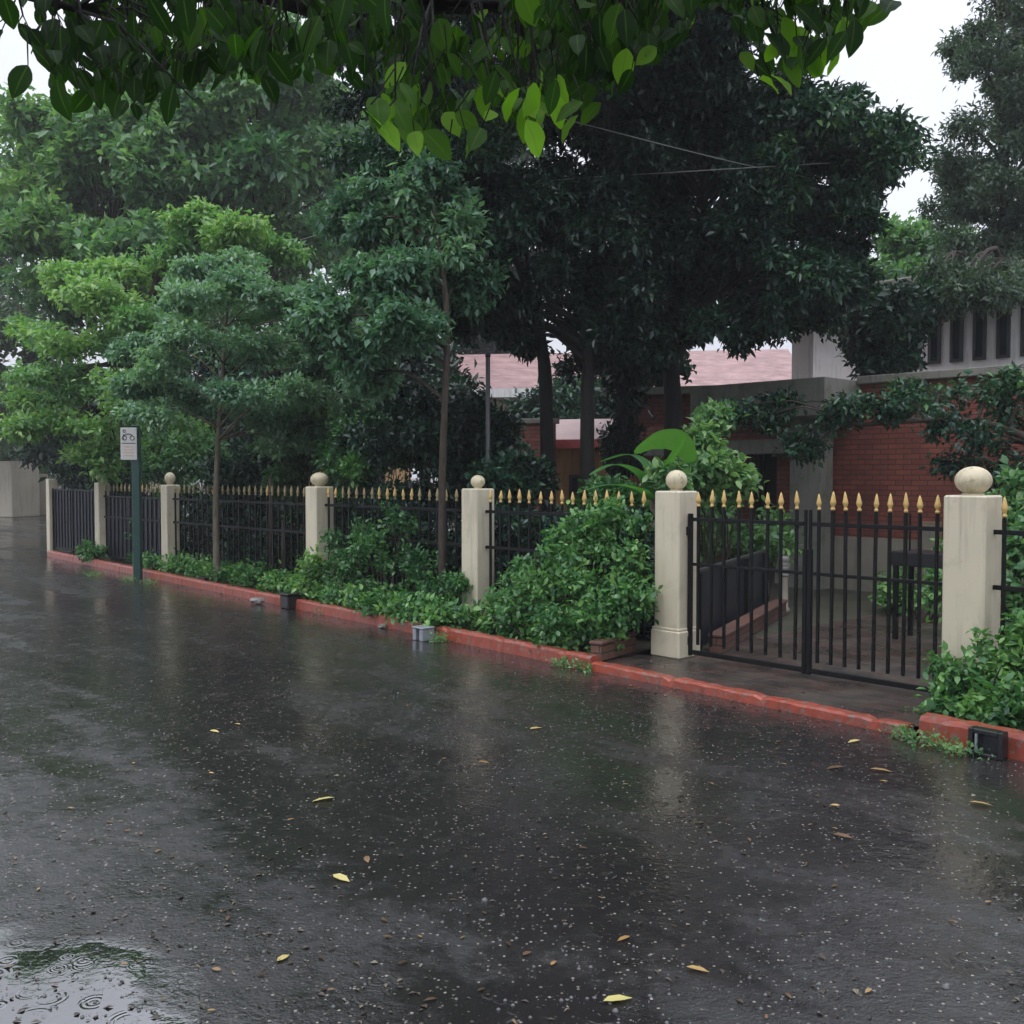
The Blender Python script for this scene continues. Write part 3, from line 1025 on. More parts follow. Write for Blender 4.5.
h_l = P(450, 400, 34)
far_house(Vector((h_l.x, 34, 0)), math.radians(-8), 11.0, 9, P(500, 396, 34).z, P(500, 343, 34).z, 'pale', 'roof', 'distant house with pink tiled roof glimpsed behind the dark trees')
h_l = P(225, 420, 32)
far_house(Vector((h_l.x, 31, 0)), math.radians(6), 6.0, 7, P(280, 402, 31).z, P(280, 370, 31).z, 'cream', 'roof', 'distant cream house glimpsed behind the slim street tree')

# boundary walls at the far left
_rz = math.radians(-24)
_c = P(12, 500, 39)
bw = empty('boundary_wall', Vector((_c.x - 4 * math.cos(_rz), 39 - 4 * math.sin(_rz), 0)), _rz, 'pale rendered boundary wall block at the far left end of the road', 'wall')
MB().box(0, 4, 0, 1.3, 0, P(10, 461, 39).z, .02).build('wall_body', M['pale'], bw)
bw = empty('boundary_wall', Vector((P(28, 500, 41).x, 41, 0)), math.radians(3), 'lower pale boundary wall just behind the last fence pillar', 'wall')
MB().box(0, 6, 0, .3, 0, P(30, 479, 41).z, .02).build('wall_body', M['pale'], bw)
MB().box(-.06, 6.06, -.06, .36, P(30, 479, 41).z + .002, P(30, 474, 41).z, .02).build('coping', M['pale'], bw)

# ------------------------------------------------------------------ yard objects behind the gate
q0 = W(.18, .35); q1 = G(783, 612, .06)
dv = q1 - q0; dv.z = 0
yw = empty('planter_wall', (q0.x, q0.y, .05), math.atan2(dv.y, dv.x), 'low planter wall with pale coping left of the paved drive', 'planter wall')
MB().box(0, dv.length - .12, -.06, .06, 0, .14).build('wall_body', M['edging'], yw)
MB().box(-.01, dv.length - .11, -.08, .08, .1402, .172, .008).build('coping', M['edging'], yw)
rl = empty('garden_railing', (q0.x - .12, q0.y + .12, .05), math.atan2(dv.y, dv.x), 'dark sheet railing with pale top rail behind the planter wall', 'railing')
MB().box(.02, dv.length - .2, .04, .06, .02, .70).build('sheet', M['sheet'], rl)
MB().box(.0, dv.length - .15, .03, .07, .702, .735, .005).build('top_rail', M['frame'], rl)
for xx in lin(.02, dv.length - .2, 4):
    MB().box(xx - .02, xx + .02, -.002, .038, 0, .70).build('post', M['iron'], rl)
bo = empty('bollard', (q1.x, q1.y, .052), 0, 'short pale fluted bollard at the end of the planter wall', 'bollard')
MB().lathe([(.075, 0), (.075, .05), (.058, .07), (.055, .40), (.06, .42)], 16).build('shaft', M['dado'], bo)
mbx = MB()
mbx.lathe([(.064, .421), (.066, .44)] + sum([[(.066, .45 + i * .04), (.055, .465 + i * .04), (.066, .48 + i * .04)] for i in range(4)], []) + [(.07, .64), (.05, .66)], 16)
mbx.build('ribbed_top', M['stone'], bo)

st = G(925, 640, .06)
stn = empty('metal_stand', (st.x, st.y, .052), ANG, 'black metal stand with a shallow tray behind the right gate leaf', 'stand')
for xx, yy in ((-.24, -.12), (.24, -.12), (-.24, .2), (.24, .2)):
    MB().box(xx - .022, xx + .022, yy - .022, yy + .022, 0, .72, .003).build('leg', M['iron'], stn)
MB().box(-.28, .28, -.16, .24, .722, .86, .01).build('tray', M['black_plastic'], stn)
MB().box(-.20, -.185, .05, .065, .861, 1.22).build('rod', M['iron'], stn)
bx = empty('meter_box', W(onplane(930, 540, TW - .08)[0], TW - .12, onplane(930, 560, TW - .1)[1]), ANG, 'pale timber box fixed to the brick wall above the metal stand', 'box')
MB().box(-.14, .14, 0, .09, 0, .50, .008).build('box_body', M['timber'], bx)
MB().box(-.12, .12, -.012, -.001, .04, .46, .004).build('lid', M['dado'], bx)

# poles and wires
pp = onplane(488, 480, .9)
pl = empty('metal_pole', W(pp[0], .9, .05), 0, 'thin dark metal pole rising behind the fence beside a cream pillar', 'pole')
ptop = onplane(488, 357, .9)[1]
MB().lathe([(.035, 0), (.035, ptop * .4), (.027, ptop * .42), (.027, ptop - .05)], 10).build('shaft', M['frame'], pl)
MB().lathe([(.033, ptop - .049), (.033, ptop - .02), (.012, ptop)], 10).build('cap', M['iron'], pl)


def cable(pts, r, label):
    ps = [Vector(p) for p in pts]
    o = MB().tube(smooth_path(ps, 8), [r] * (8 * (len(ps) - 1) + 1), 5).build('overhead_cable', M['wire'])
    tag(o, label, 'cable', 'overhead cables')
    return o


cable([P(330, 60, 13), P(575, 122, 11.5), P(680, 149, 11), P(760, 168, 12.2), P(850, 186, 15.2)], .0055, 'steeper overhead cable sloping down to the right through the dark trees')
cable([P(300, 240, 15), P(400, 212, 14), P(470, 197, 13.3), P(550, 181, 12.6), P(680, 172, 11.8), P(780, 166, 12.2), P(880, 160, 15.2)], .006, 'flatter thin overhead cable crossing in front of the dark trees')

# ------------------------------------------------------------------ trees
BG = 'trees behind the fence'
# far left, pale and misty
tree('broadleaf_tree', 'pale misty tree at the far left edge above the boundary wall', [Vector((P(0, 500, 36).x - 2, 37, 0)), P(-30, 400, 37), P(-10, 250, 37)], .35, .1,
     scatter(-40, 330, 37, 110, 130, 16, 42, 130, .55, 4, .8, 1) + scatter(0, 190, 37, 50, 50, 6, 34, 90, .6, 3, .8, 2), 'lf_grey', .30, 'bark_brown', BG, seed=1, limb_r=.2)
tree('broadleaf_tree', 'tall mid green tree behind the fresh green layered tree', [Vector((P(110, 500, 27).x, 27, 0)), P(115, 400, 27), P(105, 260, 27)], .3, .08,
     scatter(110, 220, 27, 120, 110, 26, 36, 130, .45, 4, .7, 3) + scatter(90, 150, 26.5, 100, 45, 8, 28, 110, .7, 3, .6, 4) + scatter(185, 90, 26.5, 70, 50, 9, 26, 100, .6, 3, .6, 8), 'lf_mid', .26, 'bark_brown', BG, seed=2, limb_r=.2)
tree('broadleaf_tree', 'leafy green tree between the layered tree and the big dark trees', [Vector((P(270, 500, 29).x, 29, 0)), P(275, 400, 29), P(270, 230, 29)], .3, .08,
     scatter(265, 190, 29, 110, 110, 24, 36, 130, .35, 5, .75, 5) + scatter(260, 120, 28, 90, 40, 7, 30, 110, .5, 3, .6, 6) + scatter(270, 30, 28, 90, 70, 12, 30, 110, .4, 3, .7, 9), 'lf_mid', .27, 'bark_brown', BG, seed=3, limb_r=.2)
# layered yellow green tree
lay = []
for (x, y, r) in ((60, 285, 40), (120, 300, 42), (40, 330, 36), (100, 345, 46), (160, 330, 40), (60, 380, 44), (130, 392, 46), (30, 400, 30), (70, 425, 42), (150, 430, 40), (110, 455, 34),
                  (190, 250, 42), (232, 236, 40), (150, 275, 36), (215, 285, 40), (270, 255, 38), (205, 222, 26)):
    lay.append(cl(x, y, 19 + random.uniform(-1.5, 1.5), r, 190, .55 + random.uniform(-.15, .25), .34, 1.1))
tree('layered_tree', 'fresh green tree with flat layered sprays near the sign post', [Vector((P(140, 490, 19.5).x, 19.5, 0)), P(138, 420, 19.5), P(150, 300, 19.5), P(185, 230, 19.3)], .14, .04,
     lay, 'lf_lime', .125, 'bark_brown', BG, seed=4, dens=1.3, droop=.35, limb_r=.35, k=8)
# slim street tree in front of the fence
tb = G(217, 583, .06)
st_cl = [cl(x, y, tb.y + random.uniform(-.9, .9), r, 150, .5 + random.uniform(-.25, .25), .36, 1.1) for (x, y, r) in
         ((215, 300, 40), (180, 330, 36), (255, 325, 40), (160, 365, 32), (225, 350, 44), (290, 360, 36), (190, 390, 36), (250, 390, 40), (300, 395, 30), (160, 410, 26), (215, 415, 32), (275, 420, 28), (320, 370, 22), (235, 270, 34), (200, 265, 24), (335, 345, 26), (345, 400, 22), (130, 350, 26), (275, 300, 34), (310, 320, 26), (145, 385, 24), (330, 430, 20), (285, 445, 18), (250, 285, 30), (175, 300, 28))]
tree('street_tree', 'slim young tree with pale trunk growing in front of the fence', [tb, P(216, 500, tb.y), P(218, 440, tb.y), P(222, 380, tb.y), P(228, 300, tb.y)], .055, .02,
     st_cl, 'lf_bluish', .088, 'bark_grey', None, seed=5, dens=1.5, limb_r=.5, droop=.3, k=8, attach=(.5, 1))
# slender trunk between P4 and P5
tb2 = W(onplane(442, 585, -.18)[0], -.18, .06)
tree('slender_tree', 'thin brown trunk rising in front of the fence near the metal pole', [tb2, P(442, 490, tb2.y), P(445, 400, tb2.y), P(447, 318, tb2.y + .2), P(440, 250, tb2.y + .3)], .045, .03,
     [cl(x, y, tb2.y + dy, r, 150, .28 + random.uniform(-.15, .25), .7) for (x, y, r, dy) in ((440, 240, 42, .6), (395, 265, 38, .2), (350, 290, 34, .4), (400, 320, 34, -.2), (360, 340, 30, .5), (470, 290, 34, .9), (345, 225, 32, 1), (390, 200, 36, .7), (430, 180, 36, .5), (330, 320, 24, .3), (370, 375, 26, .8))],
     'lf_bluish', .105, 'bark_brown', None, seed=6, dens=1.3, limb_r=.45, droop=.5, k=9)
# the big dark trees behind the gate fence
d1 = [Vector((P(548, 490, 13.2).x, 13.2, .04)), P(546, 400, 13.2), P(541, 345, 13.1), P(526, 280, 13), P(500, 230, 12.9), P(462, 196, 12.7), P(425, 140, 12.5)]
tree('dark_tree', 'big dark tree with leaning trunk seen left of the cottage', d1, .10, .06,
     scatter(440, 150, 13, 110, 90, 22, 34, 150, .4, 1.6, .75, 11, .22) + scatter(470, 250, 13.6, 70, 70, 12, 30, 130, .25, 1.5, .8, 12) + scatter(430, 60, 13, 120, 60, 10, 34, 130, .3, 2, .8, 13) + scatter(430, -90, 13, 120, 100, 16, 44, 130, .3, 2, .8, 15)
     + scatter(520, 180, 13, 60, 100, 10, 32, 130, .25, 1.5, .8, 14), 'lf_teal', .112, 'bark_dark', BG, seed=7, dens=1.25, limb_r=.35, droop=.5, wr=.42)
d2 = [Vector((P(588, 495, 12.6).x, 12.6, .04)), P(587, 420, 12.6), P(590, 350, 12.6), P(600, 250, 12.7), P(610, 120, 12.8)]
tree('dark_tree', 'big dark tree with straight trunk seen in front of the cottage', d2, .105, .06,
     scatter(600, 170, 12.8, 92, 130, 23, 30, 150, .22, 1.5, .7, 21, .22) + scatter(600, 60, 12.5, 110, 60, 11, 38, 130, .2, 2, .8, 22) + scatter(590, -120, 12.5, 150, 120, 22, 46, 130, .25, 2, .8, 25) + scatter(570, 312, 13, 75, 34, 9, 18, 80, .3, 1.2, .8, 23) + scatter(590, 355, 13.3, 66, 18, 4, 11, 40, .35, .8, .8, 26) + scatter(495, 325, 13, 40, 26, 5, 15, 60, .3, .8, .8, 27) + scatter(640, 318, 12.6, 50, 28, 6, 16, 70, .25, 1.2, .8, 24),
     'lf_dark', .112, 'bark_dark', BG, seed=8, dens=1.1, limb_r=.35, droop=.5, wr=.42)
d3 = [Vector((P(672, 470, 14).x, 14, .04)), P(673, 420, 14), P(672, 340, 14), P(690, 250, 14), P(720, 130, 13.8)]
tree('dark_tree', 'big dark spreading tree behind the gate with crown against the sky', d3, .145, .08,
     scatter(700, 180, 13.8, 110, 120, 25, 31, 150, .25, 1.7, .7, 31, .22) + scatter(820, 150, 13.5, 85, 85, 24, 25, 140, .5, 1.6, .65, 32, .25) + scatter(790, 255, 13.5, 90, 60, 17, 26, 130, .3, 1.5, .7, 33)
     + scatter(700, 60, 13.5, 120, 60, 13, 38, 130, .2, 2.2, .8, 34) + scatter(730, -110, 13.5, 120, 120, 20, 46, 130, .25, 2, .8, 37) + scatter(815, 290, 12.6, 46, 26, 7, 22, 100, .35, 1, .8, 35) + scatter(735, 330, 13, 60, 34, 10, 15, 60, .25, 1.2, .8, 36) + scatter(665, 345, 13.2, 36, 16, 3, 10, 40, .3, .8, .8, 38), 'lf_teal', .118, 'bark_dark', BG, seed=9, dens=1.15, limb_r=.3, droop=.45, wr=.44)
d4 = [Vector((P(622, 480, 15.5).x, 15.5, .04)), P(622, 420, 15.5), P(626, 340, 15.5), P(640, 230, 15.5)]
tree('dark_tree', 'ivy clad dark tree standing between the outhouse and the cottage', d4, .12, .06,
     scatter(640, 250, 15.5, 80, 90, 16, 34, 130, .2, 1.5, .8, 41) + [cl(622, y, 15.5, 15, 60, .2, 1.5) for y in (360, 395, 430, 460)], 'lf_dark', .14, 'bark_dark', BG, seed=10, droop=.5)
# right hand trees
f1 = [Vector((P(1010, 480, 19).x, 19, .04)), P(1010, 380, 19), P(1005, 200, 19), P(1000, 20, 19)]
tree('feathery_tree', 'tall grey green tree at the right edge against the pale sky', f1, .22, .06,
     scatter(1005, 60, 19, 48, 70, 14, 22, 100, .45, 1.8, .8, 51) + scatter(1000, 160, 19, 58, 60, 15, 24, 105, .4, 2, .8, 52) + scatter(990, 265, 19, 75, 70, 20, 24, 105, .4, 2, .8, 53)
     + scatter(1050, 150, 19, 70, 180, 18, 32, 100, .4, 2, .8, 54) + scatter(975, 280, 18, 60, 26, 14, 20, 90, .45, 1.5, .7, 56) + scatter(980, 285, 15.6, 60, 22, 12, 20, 90, .45, 1, .7, 57) + scatter(1005, -60, 19, 50, 60, 8, 24, 90, .4, 2, .8, 55), 'lf_grey', .115, 'bark_brown', BG, seed=11, limb_r=.22, droop=.3, wr=.4)
tree('broadleaf_tree', 'dark leafy tree hiding the middle of the white upper house', [Vector((P(872, 470, 15.5).x, 15.5, .04)), P(874, 420, 15.5), P(868, 350, 15.5), P(865, 300, 15.5)], .09, .04,
     scatter(880, 325, 15.5, 44, 48, 16, 22, 110, .3, 1.2, .8, 62), 'lf_teal', .13, 'bark_dark', BG, seed=14, limb_r=.3)
f2 = [Vector((P(900, 480, 23).x, 23, .04)), P(900, 400, 23), P(905, 300, 23)]
tree('broadleaf_tree', 'fresh green tree between the dark spreading tree and the feathery tree', f2, .2, .06,
     scatter(900, 275, 23, 60, 45, 14, 24, 110, .5, 2, .75, 61), 'lf_mid', .2, 'bark_brown', BG, seed=12, limb_r=.25)
# crowns that close the view behind
far_specs = [(355, 30, 44, 26, 'deep green tree far behind the first house roof', 'lf_mid'), (480, 34, 46, 10, 'deep green tree rising far behind the pink roof', 'lf_teal'),
             (170, 34, 43, 60, 'tall green tree far behind the cream house', 'lf_mid')]
for i, (x, y, Y, rx, ry, lab, lm) in enumerate(((25, 420, 45, 75, 60, 'low bushy tree behind the boundary wall at the far left', 'lf_mid'), (100, 430, 30, 70, 60, 'low dark tree behind the sign post', 'lf_teal'),
                                         (210, 400, 26, 70, 70, 'low dark tree behind the slim street tree', 'lf_teal'), (330, 400, 24, 70, 70, 'low dark tree behind the brown ball pillar', 'lf_teal'),
                                         (425, 398, 22, 48, 30, 'low dark tree in front of the pink roof', 'lf_dark'), (580, 406, 26, 50, 12, 'low dark tree behind the cream cottage', 'lf_teal'), (640, 352, 19, 44, 20, 'dark leafy tree before the pink roof behind the outhouse', 'lf_dark'))):
    tree('low_tree', lab, [Vector((P(x, 480, Y).x, Y, 0)), P(x, 440, Y), P(x + 4, y - 20, Y)], .16, .06, scatter(x, y, Y, rx, ry, 20, 24, 100, .4, 3, .8, 90 + i), lm, .007 * Y ** 1.0 + .05, 'bark_brown', 'low trees behind the garden', seed=40 + i, limb_r=.2)
for i, (x, _, Y, yt, lab, lm) in enumerate(far_specs):
    tree('distant_tree', lab, [Vector((P(x, 480, Y).x, Y, 0)), P(x, 350, Y), P(x + 5, 200, Y)], .4, .12, scatter(x, 230, Y, 110, 150, 26, 36, 110, .4, 5, .8, 70 + i), lm, .36, 'bark_brown', 'far trees closing the view', seed=20 + i, limb_r=.2)

# ------------------------------------------------------------------ shrubs behind and in front of the fence
HG = 'shrubs behind the fence'
hs = [(120, 470, 20.5, 34, 'dark shrub behind the sheet backed fence by the sign post', 'lf_teal'),
      (185, 455, 17.9, 34, 'shrub behind the fence just right of the sign post', 'lf_mid'),
      (260, 470, 16.0, 40, 'dark shrub behind the longest fence panel, near the slim street tree', 'lf_teal'),
      (300, 435, 15.6, 36, 'feathery green shrub behind the pillar with brown ball', 'lf_mid'),
      (365, 460, 13.8, 38, 'bright green shrub leaning over the fence right of the brown ball pillar', 'lf_shrub'),
      (415, 440, 13.2, 44, 'dark glossy shrub behind the thin brown trunk', 'lf_teal'),
      (470, 440, 13.0, 34, 'dark shrub behind the thin metal pole', 'lf_dark'),
      (508, 488, 12.4, 28, 'low dark shrub behind the fence below the garden wall', 'lf_teal'),
      (610, 508, 11.6, 24, 'low leafy shrub behind the fence below the cream cottage', 'lf_shrub')]
for i, (x, y, Y, r, lab, lm) in enumerate(hs):
    base = Vector((P(x, y, Y).x, Y, .05))
    ys = 475 + 1600 / Y
    cls = scatter(x, y, Y, r * 1.1, r * .9, 7, r * .55, 110, .4, .7, .8, 100 + i) + scatter(x, (y + ys) / 2 + 10, Y, r, (ys - y) / 2, 7, r * .6, 110, .3, .6, .9, 200 + i)
    shrub('garden_shrub', lab, cls, lm, .10, base, HG, 300 + i, k=7, tmpl=T_DIAMOND)
# dark hedge masses right behind the bars
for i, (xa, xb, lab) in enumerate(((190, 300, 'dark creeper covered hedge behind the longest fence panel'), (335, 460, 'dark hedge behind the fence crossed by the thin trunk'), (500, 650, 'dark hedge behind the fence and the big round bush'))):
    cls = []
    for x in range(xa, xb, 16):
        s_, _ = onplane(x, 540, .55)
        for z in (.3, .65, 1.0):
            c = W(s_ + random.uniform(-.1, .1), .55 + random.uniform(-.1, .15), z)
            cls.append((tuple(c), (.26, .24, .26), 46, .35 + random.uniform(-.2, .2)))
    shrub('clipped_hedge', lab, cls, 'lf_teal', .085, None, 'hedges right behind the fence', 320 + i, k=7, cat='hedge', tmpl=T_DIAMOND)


def bedclump(x, y, t, r, n, tone=.5, zs=1.0):
    s_, z_ = onplane(x, y, t)
    return (tuple(W(s_, t, max(z_, .1))), (r, r * .8, r * zs), n, tone)


big = [bedclump(x, y, t, r, n, .45 + random.uniform(-.15, .25)) for (x, y, t, r, n) in
       ((605, 545, -.22, .22, 60), (580, 560, -.3, .26, 70), (630, 560, -.25, .2, 60), (550, 585, -.35, .28, 75), (605, 590, -.45, .3, 85), (638, 590, -.30, .17, 50), (525, 610, -.35, .26, 75),
        (575, 620, -.5, .28, 85), (604, 622, -.5, .2, 70), (500, 625, -.4, .2, 60), (540, 632, -.55, .2, 65), (570, 636, -.62, .2, 60), (610, 520, -.12, .12, 26), (640, 525, -.1, .1, 20), (560, 535, -.18, .12, 26), (500, 600, -.2, .18, 40), (575, 600, -.3, .3, 80), (600, 570, -.25, .26, 70), (545, 605, -.3, .26, 70), (630, 580, -.22, .2, 60), (570, 575, -.2, .24, 60), (520, 590, -.22, .2, 50), (590, 530, -.14, .16, 40), (545, 560, -.2, .18, 40), (625, 612, -.38, .16, 50))]
shrub('round_bush', 'big round leafy bush in front of the fence left of the gate', big, 'lf_shrub', .064, None, 'bushes in the bed before the fence', 401, k=8)
mid = [bedclump(x, y, t, r, n, .30 + random.uniform(-.2, .25)) for (x, y, t, r, n) in
       ((350, 560, -.25, .28, 70), (385, 560, -.25, .28, 75), (420, 575, -.3, .26, 70), (345, 585, -.4, .24, 60), (380, 592, -.45, .26, 70), (415, 600, -.45, .24, 70), (445, 605, -.4, .22, 60), (455, 585, -.2, .18, 45), (430, 612, -.5, .16, 45),
        (365, 535, -.15, .2, 45), (400, 530, -.15, .16, 34), (335, 565, -.2, .18, 40))]
shrub('round_bush', 'dark green bush in front of the fence under the thin brown trunk', mid, 'lf_shrub', .062, None, 'bushes in the bed before the fence', 402, k=8)
sm = [bedclump(x, y, t, r, n, .75) for (x, y, t, r, n) in ((312, 575, -.4, .12, 34), (308, 590, -.42, .13, 36), (316, 560, -.38, .08, 20))]
shrub('bright_sapling', 'small bright green sapling at the foot of the brown ball pillar', sm, 'lf_lime', .085, None, None, 403, k=7)
sm = [bedclump(x, y, t, r, n, .7) for (x, y, t, r, n) in ((474, 622, -.34, .09, 26), (462, 626, -.4, .10, 28), (497, 620, -.35, .10, 30))]
shrub('leafy_plant', 'fresh green plant hiding the foot of the pillar by the metal pole', sm, 'lf_shrub', .085, None, None, 404, k=7)
sm = [bedclump(x, y, t, r, n, .5) for (x, y, t, r, n) in ((82, 549, -.3, .12, 26), (92, 552, -.25, .12, 26))]
shrub('leafy_plant', 'small green plant on the bed before the far sheet gate', sm, 'lf_shrub', .1, None, None, 405, k=7)
# right bush wraps the gate pillar
rb = []
for (x, y, t, r, n) in ((1000, 700, -.45, .22, 80), (960, 705, -.42, .16, 60), (1030, 690, -.5, .26, 90), (985, 680, -.32, .16, 55), (1020, 655, -.28, .18, 60), (1045, 640, -.2, .2, 70), (950, 690, -.35, .13, 45), (1060, 700, -.5, .25, 80),
                        (1010, 715, -.58, .14, 50), (975, 720, -.5, .12, 40), (1025, 630, -.12, .12, 40), (945, 668, -.28, .07, 16), (1090, 680, -.4, .3, 90), (1130, 690, -.4, .3, 90)):
    rb.append(bedclump(x, y, t, r, n, .5 + random.uniform(-.15, .25)))
shrub('round_bush', 'bright leafy bush wrapping the foot of the right gate pillar', rb, 'lf_shrub', .066, None, 'bushes in the bed before the fence', 406, k=8)
# bushes behind the fence on the right
sm = [cl(x, y, Y, r, 80, .45) for (x, y, Y, r) in ((1010, 560, 8.2, 40), (1030, 600, 8, 44), (1000, 500, 8.8, 22), (1015, 530, 8.6, 26), (1050, 540, 8.3, 50))]
shrub('garden_shrub', 'shrub behind the fence right of the flattened ball pillar', sm, 'lf_mid', .09, Vector((P(1030, 600, 8).x, 8, .05)), HG, 407)
sm = [cl(x, y, Y, r, 60, .7) for (x, y, Y, r) in ((930, 585, 10.9, 20), (900, 585, 11.5, 20), (945, 565, 11, 14), (893, 600, 11.4, 12))]
shrub('leafy_plant', 'fresh green plant at the foot of the brick wall behind the metal stand', sm, 'lf_shrub', .085, Vector((P(920, 600, 11).x, 11, .06)), None, 408)
sm = [cl(x, y, Y, r, 80, .45) for (x, y, Y, r) in ((735, 530, 12, 26), (760, 540, 12.2, 24), (715, 545, 11.8, 26), (775, 530, 12.6, 18))]
shrub('garden_shrub', 'green shrub behind the dark railing by the porch', sm, 'lf_mid', .09, Vector((P(745, 560, 12).x, 12, .05)), HG, 409)
# low ground cover along the kerb on the left
gc = []
for x in range(120, 452, 7):
    for _ in range(2):
        yk = 577 + .209 * (x - 140)
        y = yk - random.uniform(14, 26)
        p = G(x + random.uniform(-4, 4), yk - random.uniform(11, 19), .1)
        gc.append(((p.x, p.y, .17 + random.uniform(0, .08)), (.13, .09, .10), 22, .5 + random.uniform(-.3, .3)))
rng = np.random.default_rng(5)
o = foliage('ground_cover', M['lf_shrub'], None, gc, .075, .55, 6, .1, rng, T_LEAF)
tag(o, 'low leafy ground cover filling the bed behind the kerb', 'ground cover', None, 'stuff')
# gutter weeds
gw = []
for (x, y, r) in ((580, 668, .1), (560, 664, .07), (150, 583, .12), (95, 575, .12), (930, 745, .1), (905, 735, .08), (960, 752, .1), (440, 640, .08), (915, 715, .1), (325, 612, .08), (130, 580, .1)):
    p = G(x, y, .02)
    gw.append(((p.x, p.y, .03), (r * 1.3, r, .03), 24, .6))
o = foliage('gutter_weeds', M['lf_mid'], None, gw, .035, .5, 6, 0, rng, T_DIAMOND)
tag(o, 'sparse wet weeds sprouting along the gutter', 'weeds', None, 'stuff')

# creeper over the brick wall and canopy
cr = []
for (x, y, r, tn) in ((765, 418, 20, .5), (800, 440, 26, .55), (840, 418, 24, .5), (880, 410, 24, .5), (920, 405, 24, .5), (952, 424, 24, .45), (812, 448, 15, .5), (860, 405, 24, .45), (905, 395, 22, .6), (985, 440, 28, .45), (1010, 415, 28, .5),
                      (960, 460, 22, .4), (990, 480, 22, .4), (1020, 470, 28, .4), (780, 405, 16, .4), (740, 410, 14, .5), (940, 395, 22, .7), (985, 395, 22, .75), (1020, 385, 22, .7)):
    Y = 11.8 + (900 - x) * .006 + random.uniform(-.3, .3)
    cr.append(cl(x, y, Y, r * .95, 44, tn + .05, .5))
tb3 = Vector((P(1045, 540, 10.9).x, 10.9, .05))
tree('spreading_tree', 'low branching tree whose dark green sprays hang before the brick wall', [tb3, P(1045, 480, 10.9), P(1030, 440, 11), P(960, 420, 11.3), P(860, 425, 11.8)], .07, .025, cr, 'lf_teal', .095, 'bark_brown', None, seed=30, droop=.45, limb_r=.3)

# banana plant
bb = Vector((P(655, 520, 10.6).x, 10.6, .05))
bn = empty('banana_plant', bb, 0, 'banana plant with one broad bright leaf behind the left gate pillar', 'banana plant')
MB().tube([(0, 0, 0), (0, .02, .7), (-.02, .05, 1.45)], [.075, .06, .035], 10).build('stem', M['bark_grey'], bn)


def banana_leaf(path, wmax, tone, fold=.25, side=None):
    ps = smooth_path(path, 6)
    n = len(ps)
    vs, fs = [], []
    for i, p in enumerate(ps):
        t = i / (n - 1)
        w = wmax * (math.sin(math.pi * min(1, t ** .75 * .97 + .02)) ** .55)
        d = (ps[min(i + 1, n - 1)] - ps[max(i - 1, 0)]).normalized()
        sd = d.cross(Vector((0, 0, 1)))
        sd = sd.normalized() if sd.length > .1 else Vector((1, 0, 0))
        if side: sd = (Vector(side) - d * d.dot(Vector(side))).normalized()
        upv = sd.cross(d).normalized()
        for u in (-1, -.5, 0, .5, 1):
            rag = random.uniform(.92, 1.0) if abs(u) == 1 else 1
            vs.append(p + sd * u * w * rag + upv * (abs(u) * w * fold - (abs(u) == 1) * w * .12))
    for i in range(n - 1):
        for j in range(4):
            fs.append((i * 5 + j, i * 5 + j + 1, i * 5 + 6 + j, i * 5 + 5 + j))
    m = MB().add(vs, fs, True)
    o = m.build('leaf', M['lf_banana'], bn)
    at = o.data.attributes.new('tone', 'FLOAT', 'POINT')
    at.data.foreach_set('value', [tone + random.uniform(-.1, .1) for _ in vs])
    return o


def bl(px, py, Y): return P(px, py, Y) - bb
banana_leaf([bl(692, 462, 10.7), bl(678, 441, 10.6), bl(656, 440, 10.5), bl(634, 452, 10.4)], .135, .95, .2, (.12, -.55, .83))
MB().tube([bl(660, 515, 10.6), bl(690, 490, 10.65), bl(692, 462, 10.7)], [.03, .02, .012], 7).build('leaf_stalk', M['lf_banana'], bn)
banana_leaf([bl(652, 500, 10.6), bl(668, 465, 10.4), bl(680, 445, 10.2), bl(684, 436, 10.1)], .05, .7)
banana_leaf([bl(652, 500, 10.6), bl(640, 475, 10.5), bl(615, 465, 10.3), bl(590, 475, 10.1)], .09, .2)
banana_leaf([bl(652, 500, 10.6), bl(650, 470, 10.7), bl(630, 455, 10.9), bl(600, 462, 11.2)], .09, .1)
banana_leaf([bl(652, 500, 10.6), bl(690, 480, 10.8), bl(720, 470, 11), bl(750, 482, 11)], .13, .3)
banana_leaf([bl(652, 500, 10.6), bl(640, 490, 10.3), bl(610, 485, 10.0), bl(580, 492, 9.9)], .07, .25)
sm = [cl(x, y, Y, r, 60, .6, .5) for (x, y, Y, r) in ((700, 440, 11.2, 22), (720, 465, 11, 24), (690, 470, 10.8, 22), (735, 480, 11.2, 18), (710, 420, 11.4, 18), (670, 480, 10.6, 20), (715, 500, 11, 22))]
shrub('garden_shrub', 'tall open shrub right of the banana plant behind the gate pillar', sm, 'lf_mid', .10, Vector((P(705, 520, 11).x, 11, .05)), HG, 410)
for i, (x, yb, yt) in enumerate(((272, 562, 478), (284, 560, 520))):
    s_, _ = onplane(x, 560, .25)
    b0 = W(s_, .25, .05)
    o = MB().tube([b0, b0.lerp(P(x - 2, yt, b0.y), .5), P(x - 1, yt, b0.y)], [.045 - i * .012, .038 - i * .01, .03 - i * .01], 8, .1).build('bare_stem', M['bark_brown'])
    tag(o, ('taller' if i == 0 else 'shorter') + ' bare brown stem behind the longest fence panel', 'stem')

